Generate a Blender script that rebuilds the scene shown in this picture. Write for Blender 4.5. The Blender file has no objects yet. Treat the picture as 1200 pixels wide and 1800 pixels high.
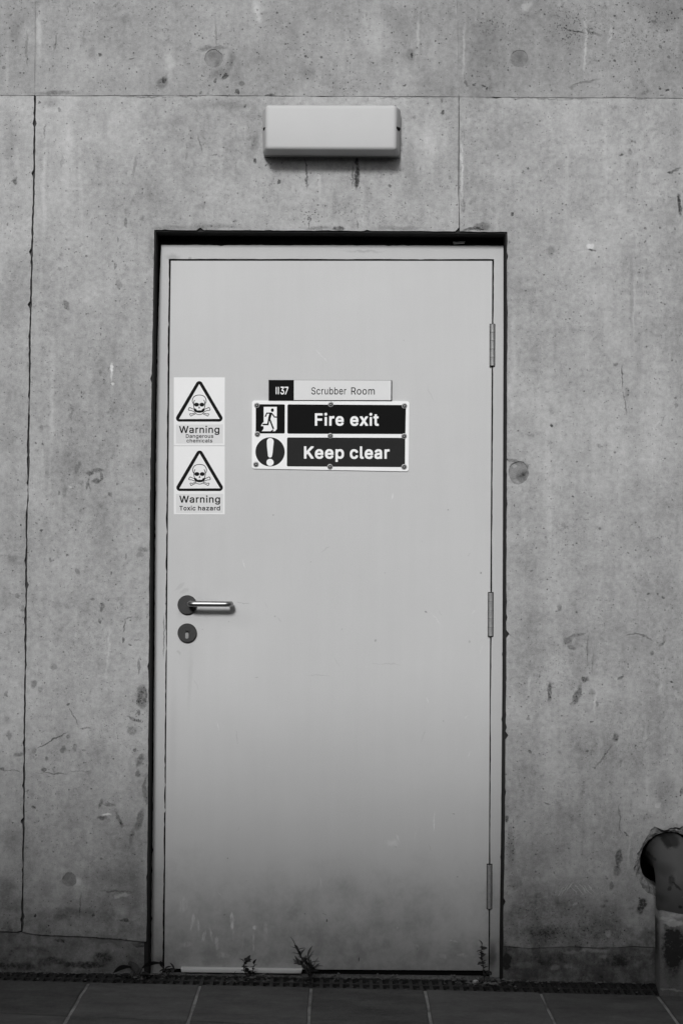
import bpy, math, random
from mathutils import Vector, Matrix
random.seed(7)
R = math.radians
C = bpy.context.scene.collection
sc = bpy.context.scene

# ------------------------------------------------------------------ camera
F_PX = 2560.0                      # focal length in photograph pixels (51 mm lens, 36 mm tall frame)
DIST = 4.17                        # camera to wall
PITCH, ROLL = math.atan(91 / F_PX), R(0.40)
CAM_ROT = Matrix.Rotation(R(90) + PITCH, 3, 'X') @ Matrix.Rotation(ROLL, 3, 'Z')

def ray(px, py):
    return CAM_ROT @ Vector(((px - 600) / F_PX, -(py - 900) / F_PX, -1.0))

_d = ray(600, 1716)
CAM = Vector((0, -DIST, -DIST * _d.z / _d.y))

def W(px, py, y=0.0):              # where a measured spot of the photograph lies on a plane parallel to the wall
    d = ray(px, py)
    t = (y - CAM.y) / d.y
    return (CAM.x + d.x * t, CAM.z + d.z * t)

SLOPE = -0.0105                    # the paving falls to the right
def gz(x): return SLOPE * x
def G(px, py, h=0.0):              # a spot on the paving
    d = ray(px, py)
    t = (h + SLOPE * CAM.x - CAM.z) / (d.z - SLOPE * d.x)
    return (CAM.x + d.x * t, CAM.y + d.y * t)

cd = bpy.data.cameras.new('camera')
cd.sensor_fit = 'VERTICAL'; cd.sensor_height = 36; cd.sensor_width = 24
cd.lens = F_PX / 1800 * 36
cd.clip_start = 0.05; cd.clip_end = 300
cam = bpy.data.objects.new('camera', cd); C.objects.link(cam)
cam.matrix_world = Matrix.Translation(CAM) @ CAM_ROT.to_4x4()
sc.camera = cam

# ------------------------------------------------------------------ sky and sun (overcast, black-and-white photograph)
SUN_EL, SUN_AZ = 28, -9            # elevation; azimuth from straight behind the camera, negative = from the left
world = bpy.data.worlds.new('World'); sc.world = world; world.use_nodes = True
wn = world.node_tree; wn.nodes.clear()
sky = wn.nodes.new('ShaderNodeTexSky'); sky.sky_type = 'NISHITA'; sky.sun_disc = False
sky.sun_elevation = R(SUN_EL); sky.sun_rotation = R(180 - SUN_AZ)
sky.dust_density = 3.0
bw = wn.nodes.new('ShaderNodeRGBToBW'); bg = wn.nodes.new('ShaderNodeBackground'); wo = wn.nodes.new('ShaderNodeOutputWorld')
bg.inputs['Strength'].default_value = 0.05
wn.links.new(sky.outputs[0], bw.inputs[0]); wn.links.new(bw.outputs[0], bg.inputs[0]); wn.links.new(bg.outputs[0], wo.inputs[0])
sl = bpy.data.lights.new('sun', 'SUN'); sl.energy = 1.5; sl.angle = R(10); sl.color = (1, 1, 1)
sun = bpy.data.objects.new('sun', sl); C.objects.link(sun)
sdir = Vector((math.sin(R(SUN_AZ)) * math.cos(R(SUN_EL)), -math.cos(R(SUN_AZ)) * math.cos(R(SUN_EL)), math.sin(R(SUN_EL))))
sun.rotation_euler = sdir.to_track_quat('Z', 'Y').to_euler()
sun.location = (-2, -8, 9)
sc.view_settings.view_transform = 'Standard'; sc.view_settings.look = 'None'
sc.view_settings.gamma = 1; sc.view_settings.use_curve_mapping = False
sc.view_settings.exposure = 0.62
SHADE_D, SHADE_H = 4.45, 2.82             # unseen wall added for shade: distance from the wall and height
sc.render.engine = 'CYCLES'
sc.cycles.max_bounces = 6
sc.cycles.use_denoising = True

# ------------------------------------------------------------------ helpers
def wloc(o):
    v = Vector((0, 0, 0))
    while o is not None:
        v += o.location; o = o.parent
    return v

def link(name, me, mat, parent=None, loc=None):
    o = bpy.data.objects.new(name, me); C.objects.link(o)
    if mat is not None and len(me.materials) == 0: me.materials.append(mat)
    if parent is not None: o.parent = parent
    if loc is not None: o.location = loc
    return o

def thing(name, loc, label, cat, group=None):
    o = bpy.data.objects.new(name, None); C.objects.link(o); o.location = loc; o.empty_display_size = .05
    o['label'] = label; o['category'] = cat
    if group: o['group'] = group
    return o

class MB:                          # collects vertices and faces in world coordinates
    def __init__(self): self.v = []; self.f = []
    def add(self, vs, fs):
        n = len(self.v); self.v += [tuple(p) for p in vs]; self.f += [tuple(i + n for i in f) for f in fs]; return self
    def box(self, x0, x1, y0, y1, z0, z1):
        return self.hexa([(x0, y0, z0), (x1, y0, z0), (x1, y1, z0), (x0, y1, z0), (x0, y0, z1), (x1, y0, z1), (x1, y1, z1), (x0, y1, z1)])
    def hexa(self, p):
        return self.add(p, [(0, 3, 2, 1), (4, 5, 6, 7), (0, 1, 5, 4), (1, 2, 6, 5), (2, 3, 7, 6), (3, 0, 4, 7)])
    def quadprism(self, pxq, y0, y1):      # TL TR BR BL in photo pixels measured on plane y0, extruded back to y1
        q = [W(p[0], p[1], y0) for p in pxq]
        tl, tr, br, bl = q
        return self.hexa([(bl[0], y0, bl[1]), (br[0], y0, br[1]), (br[0], y1, br[1]), (bl[0], y1, bl[1]),
                          (tl[0], y0, tl[1]), (tr[0], y0, tr[1]), (tr[0], y1, tr[1]), (tl[0], y1, tl[1])])
    def tube(self, pts, rad, n=14, caps=True):
        pts = [Vector(p) for p in pts]; rings = []
        up = None
        for i, p in enumerate(pts):
            t = (pts[min(i + 1, len(pts) - 1)] - pts[max(i - 1, 0)]).normalized()
            if up is None: up = t.orthogonal().normalized()
            up = (up - t * up.dot(t)).normalized(); s = t.cross(up)
            r = rad[i] if isinstance(rad, (list, tuple)) else rad
            rings.append([p + (up * math.cos(a) + s * math.sin(a)) * r for a in [2 * math.pi * k / n for k in range(n)]])
        vs = [v for rr in rings for v in rr]; fs = []
        for i in range(len(rings) - 1):
            for k in range(n):
                a, b = i * n + k, i * n + (k + 1) % n
                fs.append((a, b, b + n, a + n))
        if caps:
            fs.append(tuple(range(n - 1, -1, -1))); fs.append(tuple(range((len(rings) - 1) * n, len(rings) * n)))
        return self.add(vs, fs)
    def lathe(self, x, z, prof, n=28):     # profile of (radius, y) turned about the axis through (x, z) along y
        rings = [[(x + r * math.cos(2 * math.pi * k / n), y, z + r * math.sin(2 * math.pi * k / n)) for k in range(n)] for r, y in prof]
        vs = [v for rr in rings for v in rr]; fs = []
        for i in range(len(rings) - 1):
            for k in range(n):
                a, b = i * n + k, i * n + (k + 1) % n
                fs.append((a, b, b + n, a + n))
        fs.append(tuple(range((len(rings) - 1) * n, len(rings) * n)))
        return self.add(vs, fs)
    def mesh(self, name, org=Vector((0, 0, 0)), smooth=False):
        me = bpy.data.meshes.new(name)
        me.from_pydata([tuple(Vector(p) - org) for p in self.v], [], self.f); me.update()
        if smooth:
            me.polygons.foreach_set('use_smooth', [True] * len(me.polygons))
            try: me.set_sharp_from_angle(angle=R(38))
            except Exception: pass
        return me
    def build(self, name, mat, parent=None, smooth=False, bevel=0, seg=2):
        me = self.mesh(name, wloc(parent) if parent else Vector((0, 0, 0)), False)
        if bevel:
            import bmesh
            bm = bmesh.new(); bm.from_mesh(me)
            bmesh.ops.recalc_face_normals(bm, faces=bm.faces)
            ed = [e for e in bm.edges if len(e.link_faces) == 2 and e.calc_face_angle(0) > R(25)]
            bmesh.ops.bevel(bm, geom=ed, offset=bevel, segments=seg, profile=.5, affect='EDGES', clamp_overlap=True)
            bm.to_mesh(me); bm.free(); smooth = True
        else:
            import bmesh
            bm = bmesh.new(); bm.from_mesh(me); bmesh.ops.recalc_face_normals(bm, faces=bm.faces); bm.to_mesh(me); bm.free()
        if smooth:
            me.polygons.foreach_set('use_smooth', [True] * len(me.polygons))
            me.set_sharp_from_angle(angle=R(38))
        return link(name, me, mat, parent)

def flat(name, loops, y_front, thick, mat, parent=None):
    """A slab cut out along closed outlines given as (x, z); inner outlines become holes."""
    cu = bpy.data.curves.new(name, 'CURVE'); cu.dimensions = '2D'; cu.fill_mode = 'BOTH'
    cu.extrude = thick * 500         # outlined in millimetres: the filler merges points closer than that in metres
    for L in loops:
        s = cu.splines.new('POLY'); s.points.add(len(L) - 1)
        for p, c in zip(s.points, L): p.co = (c[0] * 1000, c[1] * 1000, 0, 1)
        s.use_cyclic_u = True
    tmp = bpy.data.objects.new('tmp', cu)
    me = bpy.data.meshes.new_from_object(tmp)
    bpy.data.objects.remove(tmp); bpy.data.curves.remove(cu)
    org = wloc(parent) if parent else Vector((0, 0, 0))
    yc = y_front + thick / 2
    me.transform(Matrix.Translation(-org) @ Matrix(((1, 0, 0, 0), (0, 0, -1, yc), (0, 1, 0, 0), (0, 0, 0, 1))) @ Matrix.Diagonal((.001, .001, .001, 1)))
    me.name = name; me.materials.clear(); me.update()
    return link(name, me, mat, parent)

def ell(cx, cy, rx, ry=None, n=32, a0=0, a1=360):
    ry = rx if ry is None else ry
    m = n if a1 - a0 >= 360 else n + 1
    return [(cx + rx * math.cos(R(a0 + (a1 - a0) * k / n)), cy + ry * math.sin(R(a0 + (a1 - a0) * k / n))) for k in range(m)]

def stroke(pts, w, closed=False):
    """Mitred strip along a polyline, as outlines."""
    n = len(pts); P = [Vector(p) for p in pts]; L = []; Q = []
    for i in range(n):
        a = P[(i - 1) % n] if (closed or i > 0) else None
        b = P[(i + 1) % n] if (closed or i < n - 1) else None
        d1 = (P[i] - a).normalized() if a is not None else (b - P[i]).normalized()
        d2 = (b - P[i]).normalized() if b is not None else d1
        n1 = Vector((-d1.y, d1.x)); n2 = Vector((-d2.y, d2.x)); m = n1 + n2
        m = m / max(m.length_squared / 2, .35) if m.length > 1e-6 else n1
        L.append(tuple(P[i] + m * w / 2)); Q.append(tuple(P[i] - m * w / 2))
    return [L, Q] if closed else [L + Q[::-1]]

def rrect(x0, y0, x1, y1, r, n=5):
    o = []
    for cx, cy, a in ((x1 - r, y1 - r, 0), (x0 + r, y1 - r, 90), (x0 + r, y0 + r, 180), (x1 - r, y0 + r, 270)):
        o += [(cx + r * math.cos(R(a + 90 * k / n)), cy + r * math.sin(R(a + 90 * k / n))) for k in range(n + 1)]
    return o

def rpoly(pts, r, n=5):            # polygon with rounded corners
    o = []; m = len(pts)
    for i in range(m):
        p = Vector(pts[i]); a = (Vector(pts[i - 1]) - p).normalized(); b = (Vector(pts[(i + 1) % m]) - p).normalized()
        th = math.acos(max(-1, min(1, a.dot(b)))); t = r / math.tan(th / 2)
        s, e = p + a * t, p + b * t
        for k in range(n + 1):
            u = k / n; o.append(tuple((1 - u) ** 2 * s + 2 * u * (1 - u) * (p * .55 + (s + e) * .225) + u * u * e))
    return o

# glyph outlines for the lettering on the signs (advance, outlines; thousandths)
GLYPHS = {
 ('F', 24): (410, '41,-18 50,-22 134,-22 142,-20 147,-14 147,194 150,199 354,199 362,201 368,206 368,290 368,294 362,298 354,300 150,300 147,302 147,426 150,430 378,430 386,432 391,438 391,522 386,528 378,531 50,531 40,526 38,522 38,-14'),
 ('K', 24): (467, '41,-18 50,-22 134,-22 142,-20 147,-14 147,150 149,154 194,200 198,198 207,186 337,2 354,-19 362,-22 458,-22 466,-20 470,-16 471,14 467,22 279,286 282,292 468,490 470,494 470,522 466,528 458,531 354,531 346,528 150,316 148,318 147,322 147,522 146,525 134,531 50,531 40,526 38,522 38,-14'),
 ('a', 24): (389, '138,-30 174,-31 206,-27 230,-20 254,-8 258,-18 270,-22 346,-22 354,-20 359,-14 359,270 356,302 347,330 332,354 310,375 290,388 274,395 258,400 206,406 174,406 146,403 114,395 78,378 58,364 41,346 30,330 20,310 19,278 22,273 30,268 86,252 114,253 122,259 133,278 146,290 170,304 190,308 202,308 218,304 234,295 244,282 251,266 250,258 242,252 122,235 82,223 58,211 44,202 24,182 17,170 13,158 9,138 9,78 16,46 25,30 46,5 62,-7 78,-16 110,-26|154,70 138,76 130,81 125,86 116,102 117,110 130,128 154,139 250,156 254,154 251,134 244,114 234,99 221,86 198,73 170,68'),
 ('c', 24): (396, '158,-26 194,-30 250,-28 274,-23 302,-12 324,2 356,30 372,54 384,82 384,118 378,123 318,139 294,139 282,132 271,106 250,84 226,73 202,70 178,76 163,86 145,106 130,134 124,154 120,186 121,202 128,238 140,262 150,277 163,290 178,300 202,307 230,303 246,295 268,274 281,246 290,240 318,240 366,253 378,257 384,262 384,294 372,322 359,342 340,362 322,376 302,387 270,400 238,406 190,406 158,403 122,392 98,379 74,360 53,338 33,306 21,274 13,218 13,154 21,102 33,70 53,38 74,16 98,-3 130,-18'),
 ('e', 24): (404, '161,-26 198,-30 234,-30 262,-27 302,-15 342,9 360,26 379,54 387,74 387,106 382,110 370,115 318,127 298,127 286,122 272,98 258,84 246,77 234,72 214,69 190,72 170,80 156,90 142,106 129,130 124,142 126,147 378,147 386,148 392,154 391,250 387,274 371,318 355,342 326,371 290,392 254,403 222,406 158,404 130,395 98,379 74,360 50,334 33,306 17,254 13,226 13,154 21,102 33,70 57,34 74,16 98,-3 134,-20|130,243 128,246 133,258 141,270 155,286 166,295 178,301 202,307 226,303 245,294 263,274 276,254 278,246 274,243'),
 ('i', 24): (167, '34,-18 46,-22 122,-22 130,-20 136,-14 136,362 133,366 126,369 46,370 38,368 31,362 31,-14|59,430 70,428 106,429 126,438 143,454 148,470 147,518 140,530 130,540 118,547 98,552 62,551 50,547 38,540 24,526 19,506 19,474 21,462 25,454 38,440 50,433'),
 ('l', 24): (189, '102,-22 158,-24 174,-23 194,-19 201,-14 203,-10 203,18 192,70 182,76 146,76 140,82 136,98 136,522 134,526 122,531 42,531 34,527 31,522 31,66 33,42 42,18 55,2 74,-12'),
 ('p', 24): (424, '36,-162 46,-165 122,-165 130,-163 136,-158 136,-10 138,-5 162,-19 186,-27 210,-30 274,-28 310,-15 342,5 361,22 375,38 391,66 404,102 411,146 411,230 407,258 403,278 392,310 375,338 350,364 326,383 302,395 274,404 246,406 210,406 186,403 158,395 138,382 134,382 134,394 129,398 122,401 42,400 38,400 32,394 31,-154 32,-158|218,70 202,73 186,81 169,94 158,110 149,126 141,150 136,178 136,198 140,226 145,242 156,266 165,278 178,292 190,299 210,306 222,307 242,303 262,292 276,278 287,262 295,242 302,218 305,198 305,178 300,150 294,134 287,118 274,99 261,86 246,76'),
 ('r', 24): (259, '34,-18 46,-22 122,-22 130,-20 136,-14 136,226 137,238 141,254 149,270 156,278 166,288 178,296 186,299 210,303 230,300 254,300 264,306 265,398 258,404 230,407 186,406 158,399 138,388 134,390 134,394 129,398 122,401 42,400 38,400 32,394 31,-14'),
 ('t', 24): (227, '123,-22 154,-26 190,-26 226,-20 234,-14 235,18 224,70 214,76 190,76 170,73 158,77 152,86 148,110 148,302 150,305 214,305 224,310 226,314 226,394 221,398 214,401 150,401 149,402 148,486 142,491 54,492 50,492 44,486 42,402 -6,400 -10,399 -16,394 -16,314 -14,310 -6,305 38,305 43,302 43,74 45,54 54,27 70,5 94,-12'),
 ('x', 24): (379, '2,-18 14,-22 98,-22 110,-18 147,34 184,94 190,100 261,-10 270,-20 278,-22 366,-22 378,-17 380,-14 379,18 259,190 259,194 264,202 371,358 374,366 374,390 374,394 369,398 362,401 266,399 256,390 190,288 123,394 117,398 110,401 22,401 14,400 8,394 8,362 120,198 121,194 0,18 -1,-14'),
 ('W', 16): (686, '141,-10 150,-14 238,-14 244,-10 331,306 342,353 347,342 441,-10 450,-14 538,-14 542,-12 547,-2 683,494 684,518 682,521 678,523 598,523 594,523 588,518 494,146 490,147 489,150 476,210 395,518 390,523 386,523 298,523 294,521 289,510 281,478 194,143 189,154 176,214 96,518 90,523 5,522 2,518 2,498 5,486'),
 ('a', 16): (389, '142,-22 170,-23 206,-19 230,-11 262,9 264,-10 270,-14 342,-14 351,-10 351,266 347,298 344,314 336,330 324,350 306,368 282,383 270,388 242,394 206,398 154,396 118,388 82,370 66,358 53,346 41,330 28,306 27,282 30,278 86,261 106,260 112,262 124,282 138,296 150,304 182,315 202,316 222,311 238,303 250,290 259,270 260,262 259,254 254,248 246,245 126,227 106,223 82,214 50,196 33,178 21,154 16,122 17,82 25,50 37,30 62,4 82,-8 114,-19|154,62 142,65 126,73 116,82 110,94 107,106 109,114 113,122 122,132 142,144 170,151 258,166 262,162 260,130 256,118 248,102 230,81 218,73 198,64 174,60'),
 ('g', 16): (425, '162,-162 194,-165 246,-163 270,-159 298,-151 322,-139 345,-122 364,-102 375,-82 384,-54 386,-26 386,386 382,392 302,392 300,390 298,363 278,379 262,388 238,395 214,398 154,396 126,387 102,375 82,359 56,330 37,294 29,274 21,230 21,154 28,110 42,78 57,54 74,35 102,13 126,1 154,-7 166,-8 214,-9 234,-7 262,2 278,10 294,24 296,22 295,-18 284,-46 270,-61 262,-67 234,-79 214,-82 198,-82 178,-79 166,-75 142,-60 119,-34 110,-28 90,-28 38,-58 37,-78 40,-86 57,-110 74,-126 106,-147 142,-159|202,74 174,80 158,88 132,114 121,138 116,154 112,178 111,198 117,234 130,266 137,278 156,298 170,306 190,313 206,315 238,308 253,298 267,286 278,270 287,250 295,222 298,194 296,170 291,146 283,126 267,102 254,89 238,81 222,76'),
 ('i', 16): (167, '40,-10 46,-14 122,-14 128,-10 128,366 128,370 122,373 46,373 40,370|66,434 98,433 114,437 136,458 140,474 139,510 134,520 118,534 106,540 94,542 74,542 62,540 46,532 32,518 27,498 29,466 34,455 47,442 54,437'),
 ('n', 16): (410, '40,-10 46,-14 122,-14 128,-10 128,222 129,238 132,254 141,274 158,294 178,307 202,314 226,312 246,304 267,282 272,274 279,254 282,226 282,-10 290,-14 362,-14 371,-10 371,254 368,290 364,310 354,333 343,350 322,372 306,383 286,391 270,395 246,398 214,398 186,395 154,383 139,374 130,366 126,366 126,386 122,392 46,393 40,390'),
 ('r', 16): (259, '40,-10 46,-14 122,-14 128,-10 128,230 129,242 133,258 140,274 146,281 160,294 174,303 206,311 234,308 250,308 255,310 257,390 254,397 202,399 178,396 154,388 138,379 130,372 126,374 126,386 122,392 46,393 40,390'),
 ('3', 14): (453, '186,-18 206,-20 246,-19 286,-12 318,0 346,17 368,38 384,58 395,78 403,106 406,134 406,158 403,186 395,210 387,226 370,249 346,272 310,291 286,299 258,303 256,306 384,450 385,514 382,520 374,522 66,522 58,518 57,446 62,440 254,439 257,438 252,430 145,310 144,242 146,238 154,235 198,235 234,231 262,224 282,212 294,200 304,186 315,154 315,134 310,118 302,102 282,81 266,73 234,64 198,65 170,73 162,76 146,88 133,106 126,122 123,138 118,144 42,145 34,143 31,138 32,114 36,90 44,70 59,46 79,26 102,8 126,-3 150,-11'),
 ('7', 14): (453, '86,-10 94,-13 166,-13 174,-12 180,-6 403,438 404,514 402,520 394,522 58,522 50,518 49,446 54,440 298,439 299,438 84,10'),
 ('D', 14): (502, '49,-10 58,-13 238,-13 262,-11 306,-3 338,8 362,20 382,33 417,66 435,90 452,122 459,142 471,194 475,242 475,270 471,318 459,370 447,398 428,430 423,438 394,468 366,488 342,500 314,511 270,519 234,522 58,522 48,518|142,70 138,74 138,434 139,438 218,439 254,436 286,428 306,418 322,408 350,380 367,350 375,326 384,286 385,238 379,198 368,162 350,131 330,108 306,92 282,81 238,72 210,70'),
 ('a', 14): (389, '120,-18 150,-22 194,-19 226,-10 254,6 262,13 264,10 264,-6 266,-10 270,-12 342,-12 348,-10 350,-6 350,262 347,294 338,322 324,346 302,368 274,384 246,392 202,397 158,395 122,386 94,374 66,356 52,342 41,326 29,302 28,286 30,280 94,261 102,261 113,266 125,286 134,295 150,306 174,315 194,318 206,317 230,310 242,303 255,286 260,274 262,262 260,254 258,250 250,244 158,231 118,224 102,219 82,212 54,196 38,180 28,166 21,146 17,118 18,82 25,54 45,22 63,6 86,-8|146,61 122,74 109,90 106,102 108,118 113,126 122,136 142,147 162,151 226,161 258,168 263,166 263,146 256,114 248,98 229,78 206,65 190,61 162,59'),
 ('c', 14): (396, '170,-18 198,-21 242,-19 266,-14 302,0 326,17 347,38 364,62 376,94 376,110 370,115 322,127 302,130 292,126 279,98 258,76 234,64 202,60 178,65 155,78 134,102 121,126 113,158 110,182 110,194 116,234 121,250 137,278 155,298 170,308 190,315 198,316 210,316 238,311 254,303 264,294 276,282 290,254 298,249 310,249 358,261 370,265 375,270 375,286 364,314 351,334 332,354 302,375 274,388 246,395 230,397 166,395 138,387 106,371 84,354 61,330 56,322 44,302 33,274 24,238 21,198 21,174 24,138 33,102 44,74 61,46 86,20 106,5 142,-11'),
 ('e', 14): (404, '174,-18 202,-21 246,-20 270,-16 294,-7 322,9 350,32 371,62 378,82 378,98 374,103 326,115 302,118 293,114 280,90 266,76 254,69 230,61 194,61 170,68 150,81 133,98 122,118 113,146 112,154 114,156 374,156 378,156 384,162 383,238 376,274 360,314 346,334 314,366 282,383 242,395 218,397 166,395 130,384 106,371 74,344 53,318 41,298 25,242 21,202 21,174 24,142 33,102 44,74 61,46 68,38 84,22 106,5 142,-11|118,234 114,238 120,258 132,278 142,289 158,303 174,311 198,316 222,315 238,311 253,302 266,289 279,270 287,254 291,238 290,234'),
 ('g', 14): (425, '178,-162 198,-164 234,-163 262,-159 302,-147 326,-134 346,-119 364,-98 375,-78 383,-50 385,-22 385,386 382,390 378,392 306,392 300,386 300,362 298,359 286,370 266,383 230,395 210,397 162,395 130,386 99,370 65,338 42,302 29,270 23,238 21,206 22,158 29,114 41,82 56,58 78,33 102,16 130,2 158,-6 186,-8 222,-7 242,-3 270,8 278,12 294,27 298,26 298,2 295,-26 286,-46 266,-67 242,-78 230,-82 206,-84 170,-79 154,-72 142,-63 114,-32 106,-28 90,-30 41,-58 38,-62 38,-78 44,-90 57,-106 78,-127 102,-143 122,-151 150,-159|190,74 174,78 154,88 136,106 128,118 117,146 112,166 110,186 112,218 116,238 129,270 140,286 154,300 174,311 186,315 222,315 234,312 250,303 266,289 278,274 288,254 295,230 299,194 298,174 295,154 287,130 276,110 262,93 250,84 234,77 214,73'),
 ('h', 14): (410, '42,-10 50,-13 118,-13 126,-9 127,-6 127,226 129,246 137,270 155,294 182,311 198,315 206,316 230,312 246,306 267,286 272,278 279,258 283,226 285,-10 294,-13 358,-13 366,-12 370,-6 370,254 368,282 363,306 354,330 338,352 322,368 306,380 278,391 258,396 194,395 162,384 143,374 130,364 127,366 127,514 126,518 118,522 50,522 40,518 40,-6'),
 ('i', 14): (167, '42,-10 50,-13 118,-13 125,-10 127,-6 127,366 126,370 118,374 50,374 40,370 40,-6|59,438 74,434 106,436 122,446 134,458 139,474 138,506 133,518 118,532 98,540 70,540 50,532 34,516 28,498 29,470 37,454 46,445'),
 ('l', 14): (189, '122,-14 154,-15 178,-12 190,-8 194,-2 192,22 183,62 174,67 146,66 138,68 132,74 128,90 127,514 126,518 118,522 50,522 42,520 40,514 41,58 48,30 63,10 79,-2 90,-7 102,-12'),
 ('m', 14): (610, '42,-10 50,-13 118,-13 126,-9 127,-6 127,234 129,254 132,266 140,282 154,300 174,312 186,315 206,316 226,311 238,303 251,290 259,270 261,-6 263,-10 270,-13 338,-13 346,-10 348,-6 349,254 356,278 371,298 390,312 402,315 418,317 434,316 446,312 461,302 472,290 480,270 483,246 485,-10 494,-13 566,-12 570,-6 570,266 568,294 564,314 556,334 543,354 526,371 506,384 478,395 450,399 410,398 394,395 374,388 350,375 334,363 322,349 318,348 298,372 278,387 250,396 226,399 210,399 182,395 154,383 126,364 125,386 122,390 118,392 50,392 44,390 40,386 40,-6'),
 ('n', 14): (410, '42,-10 50,-13 118,-13 126,-9 127,-6 127,226 129,246 137,270 155,294 182,311 198,315 206,316 230,312 246,306 267,286 272,278 279,258 283,226 285,-10 294,-13 358,-13 368,-10 370,-6 370,254 367,286 363,306 352,334 338,352 322,368 306,380 278,391 258,396 194,395 170,388 154,380 138,371 126,361 125,386 122,390 118,392 50,392 46,392 40,386 40,-6'),
 ('o', 14): (415, '170,-18 198,-21 238,-19 274,-11 310,5 336,26 359,54 375,82 384,106 392,138 394,174 392,234 384,270 371,302 359,322 343,342 330,356 310,371 278,387 246,395 198,397 166,395 138,387 106,371 84,354 61,330 56,322 44,302 33,274 24,238 21,198 21,174 24,138 33,102 44,74 61,46 86,20 106,5 142,-11|190,62 170,68 155,78 142,91 129,110 121,126 116,142 110,182 110,194 114,222 121,250 142,285 155,298 178,312 190,315 218,316 238,311 258,300 274,284 287,266 295,246 303,218 306,186 304,170 300,142 287,110 276,94 262,80 246,69 234,64 210,60'),
 ('r', 14): (259, '42,-10 50,-13 118,-13 126,-9 127,-6 127,234 128,246 133,262 141,278 152,290 162,299 178,307 202,312 226,311 238,309 246,309 254,312 256,318 256,390 254,394 246,397 222,398 182,396 150,383 126,366 125,386 122,390 118,392 50,392 46,392 40,386 40,-6'),
 ('s', 14): (365, '138,-18 166,-21 218,-20 242,-15 266,-7 294,8 310,21 328,42 335,54 339,66 344,94 342,134 333,162 314,184 298,198 270,212 174,237 150,245 136,254 128,262 124,270 124,282 133,298 138,303 158,314 182,319 198,319 214,315 230,306 242,294 254,270 262,264 278,265 330,277 334,279 337,286 335,306 331,318 314,345 297,362 282,374 266,383 242,392 218,396 154,396 130,391 110,384 83,370 54,344 42,322 36,306 34,266 38,238 45,218 66,193 82,180 118,165 142,157 202,143 226,136 241,126 248,118 252,110 253,102 251,94 244,82 234,74 218,65 202,60 190,59 162,61 134,72 120,86 113,98 108,114 102,119 82,119 30,107 24,102 23,86 29,62 36,46 52,26 66,12 82,1 110,-12'),
 ('u', 14): (410, '142,-14 174,-18 218,-16 242,-8 266,5 282,19 285,14 285,-6 290,-12 358,-13 368,-10 370,-6 370,386 366,391 294,392 286,390 283,386 283,154 279,130 270,106 260,90 250,80 226,68 214,64 202,64 186,65 174,68 154,81 138,102 129,126 127,150 127,386 122,391 118,392 50,392 46,392 40,386 40,118 41,102 45,82 56,50 69,30 86,12 110,-3 130,-12'),
 ('T', 20): (449, '176,-14 186,-18 266,-18 274,-14 275,-10 275,430 278,434 426,434 434,438 435,522 426,527 26,527 22,527 14,522 14,442 18,436 26,434 170,434 174,433 175,430'),
 ('a', 20): (389, '138,-26 174,-27 206,-23 230,-15 258,-1 260,-14 270,-18 346,-18 354,-14 355,-10 355,270 351,302 347,318 340,334 322,360 314,367 290,383 258,395 206,402 174,402 146,399 106,388 82,375 59,358 46,345 32,326 24,306 24,278 26,276 42,269 86,256 110,256 114,258 119,262 128,278 146,296 158,303 186,312 206,311 230,303 247,286 254,270 255,258 246,249 126,231 106,227 82,219 54,204 42,195 24,174 17,158 12,126 13,78 21,46 28,34 40,18 58,0 78,-11 114,-23|154,66 134,73 120,86 113,98 112,110 116,118 127,130 142,140 170,147 250,160 254,160 258,158 256,134 247,110 239,98 222,81 198,68 174,64'),
 ('c', 20): (396, '159,-22 194,-26 254,-23 274,-18 302,-7 322,5 350,31 367,54 379,82 381,114 377,118 314,135 294,135 286,130 274,103 254,81 226,69 206,66 190,68 174,74 162,81 148,94 136,110 125,134 117,170 115,190 121,226 125,242 145,278 162,295 174,302 186,308 202,311 230,307 238,304 254,295 259,290 272,274 284,250 294,244 318,245 366,257 378,262 380,266 379,294 367,322 350,346 322,371 298,384 270,396 238,402 190,402 158,399 122,387 90,367 56,334 36,302 25,270 17,218 17,158 25,106 36,74 56,42 90,9 102,0 134,-16'),
 ('d', 20): (424, '148,-22 178,-26 214,-26 238,-23 270,-11 294,5 296,-14 306,-18 378,-18 389,-14 390,518 390,522 382,527 302,527 293,522 293,378 290,374 266,390 238,399 214,402 182,402 150,399 126,392 94,376 74,359 52,334 36,306 24,274 17,230 17,150 25,102 37,70 52,42 69,22 94,1 126,-15|202,66 174,73 162,81 148,94 136,110 120,150 115,190 117,210 124,242 141,274 160,294 174,304 194,310 206,311 226,307 242,300 259,286 271,270 283,246 288,230 293,186 288,150 280,126 267,102 248,82 234,73 218,68'),
 ('h', 20): (410, '36,-14 46,-18 122,-18 131,-14 132,222 136,250 144,270 162,292 178,302 190,307 206,310 226,308 238,303 254,291 267,274 275,250 278,222 279,-14 290,-18 366,-18 374,-14 375,-10 375,258 368,314 360,334 343,358 330,371 314,383 286,395 270,400 246,402 214,402 186,400 162,391 134,376 132,382 132,522 122,527 46,527 42,527 36,522'),
 ('i', 20): (167, '36,-14 46,-18 122,-18 131,-14 132,362 130,368 122,371 46,371 42,371 36,366|57,434 70,431 106,432 122,439 138,454 144,470 143,514 138,525 122,539 102,547 70,548 46,539 30,525 25,514 23,502 24,466 30,454 38,445'),
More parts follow.
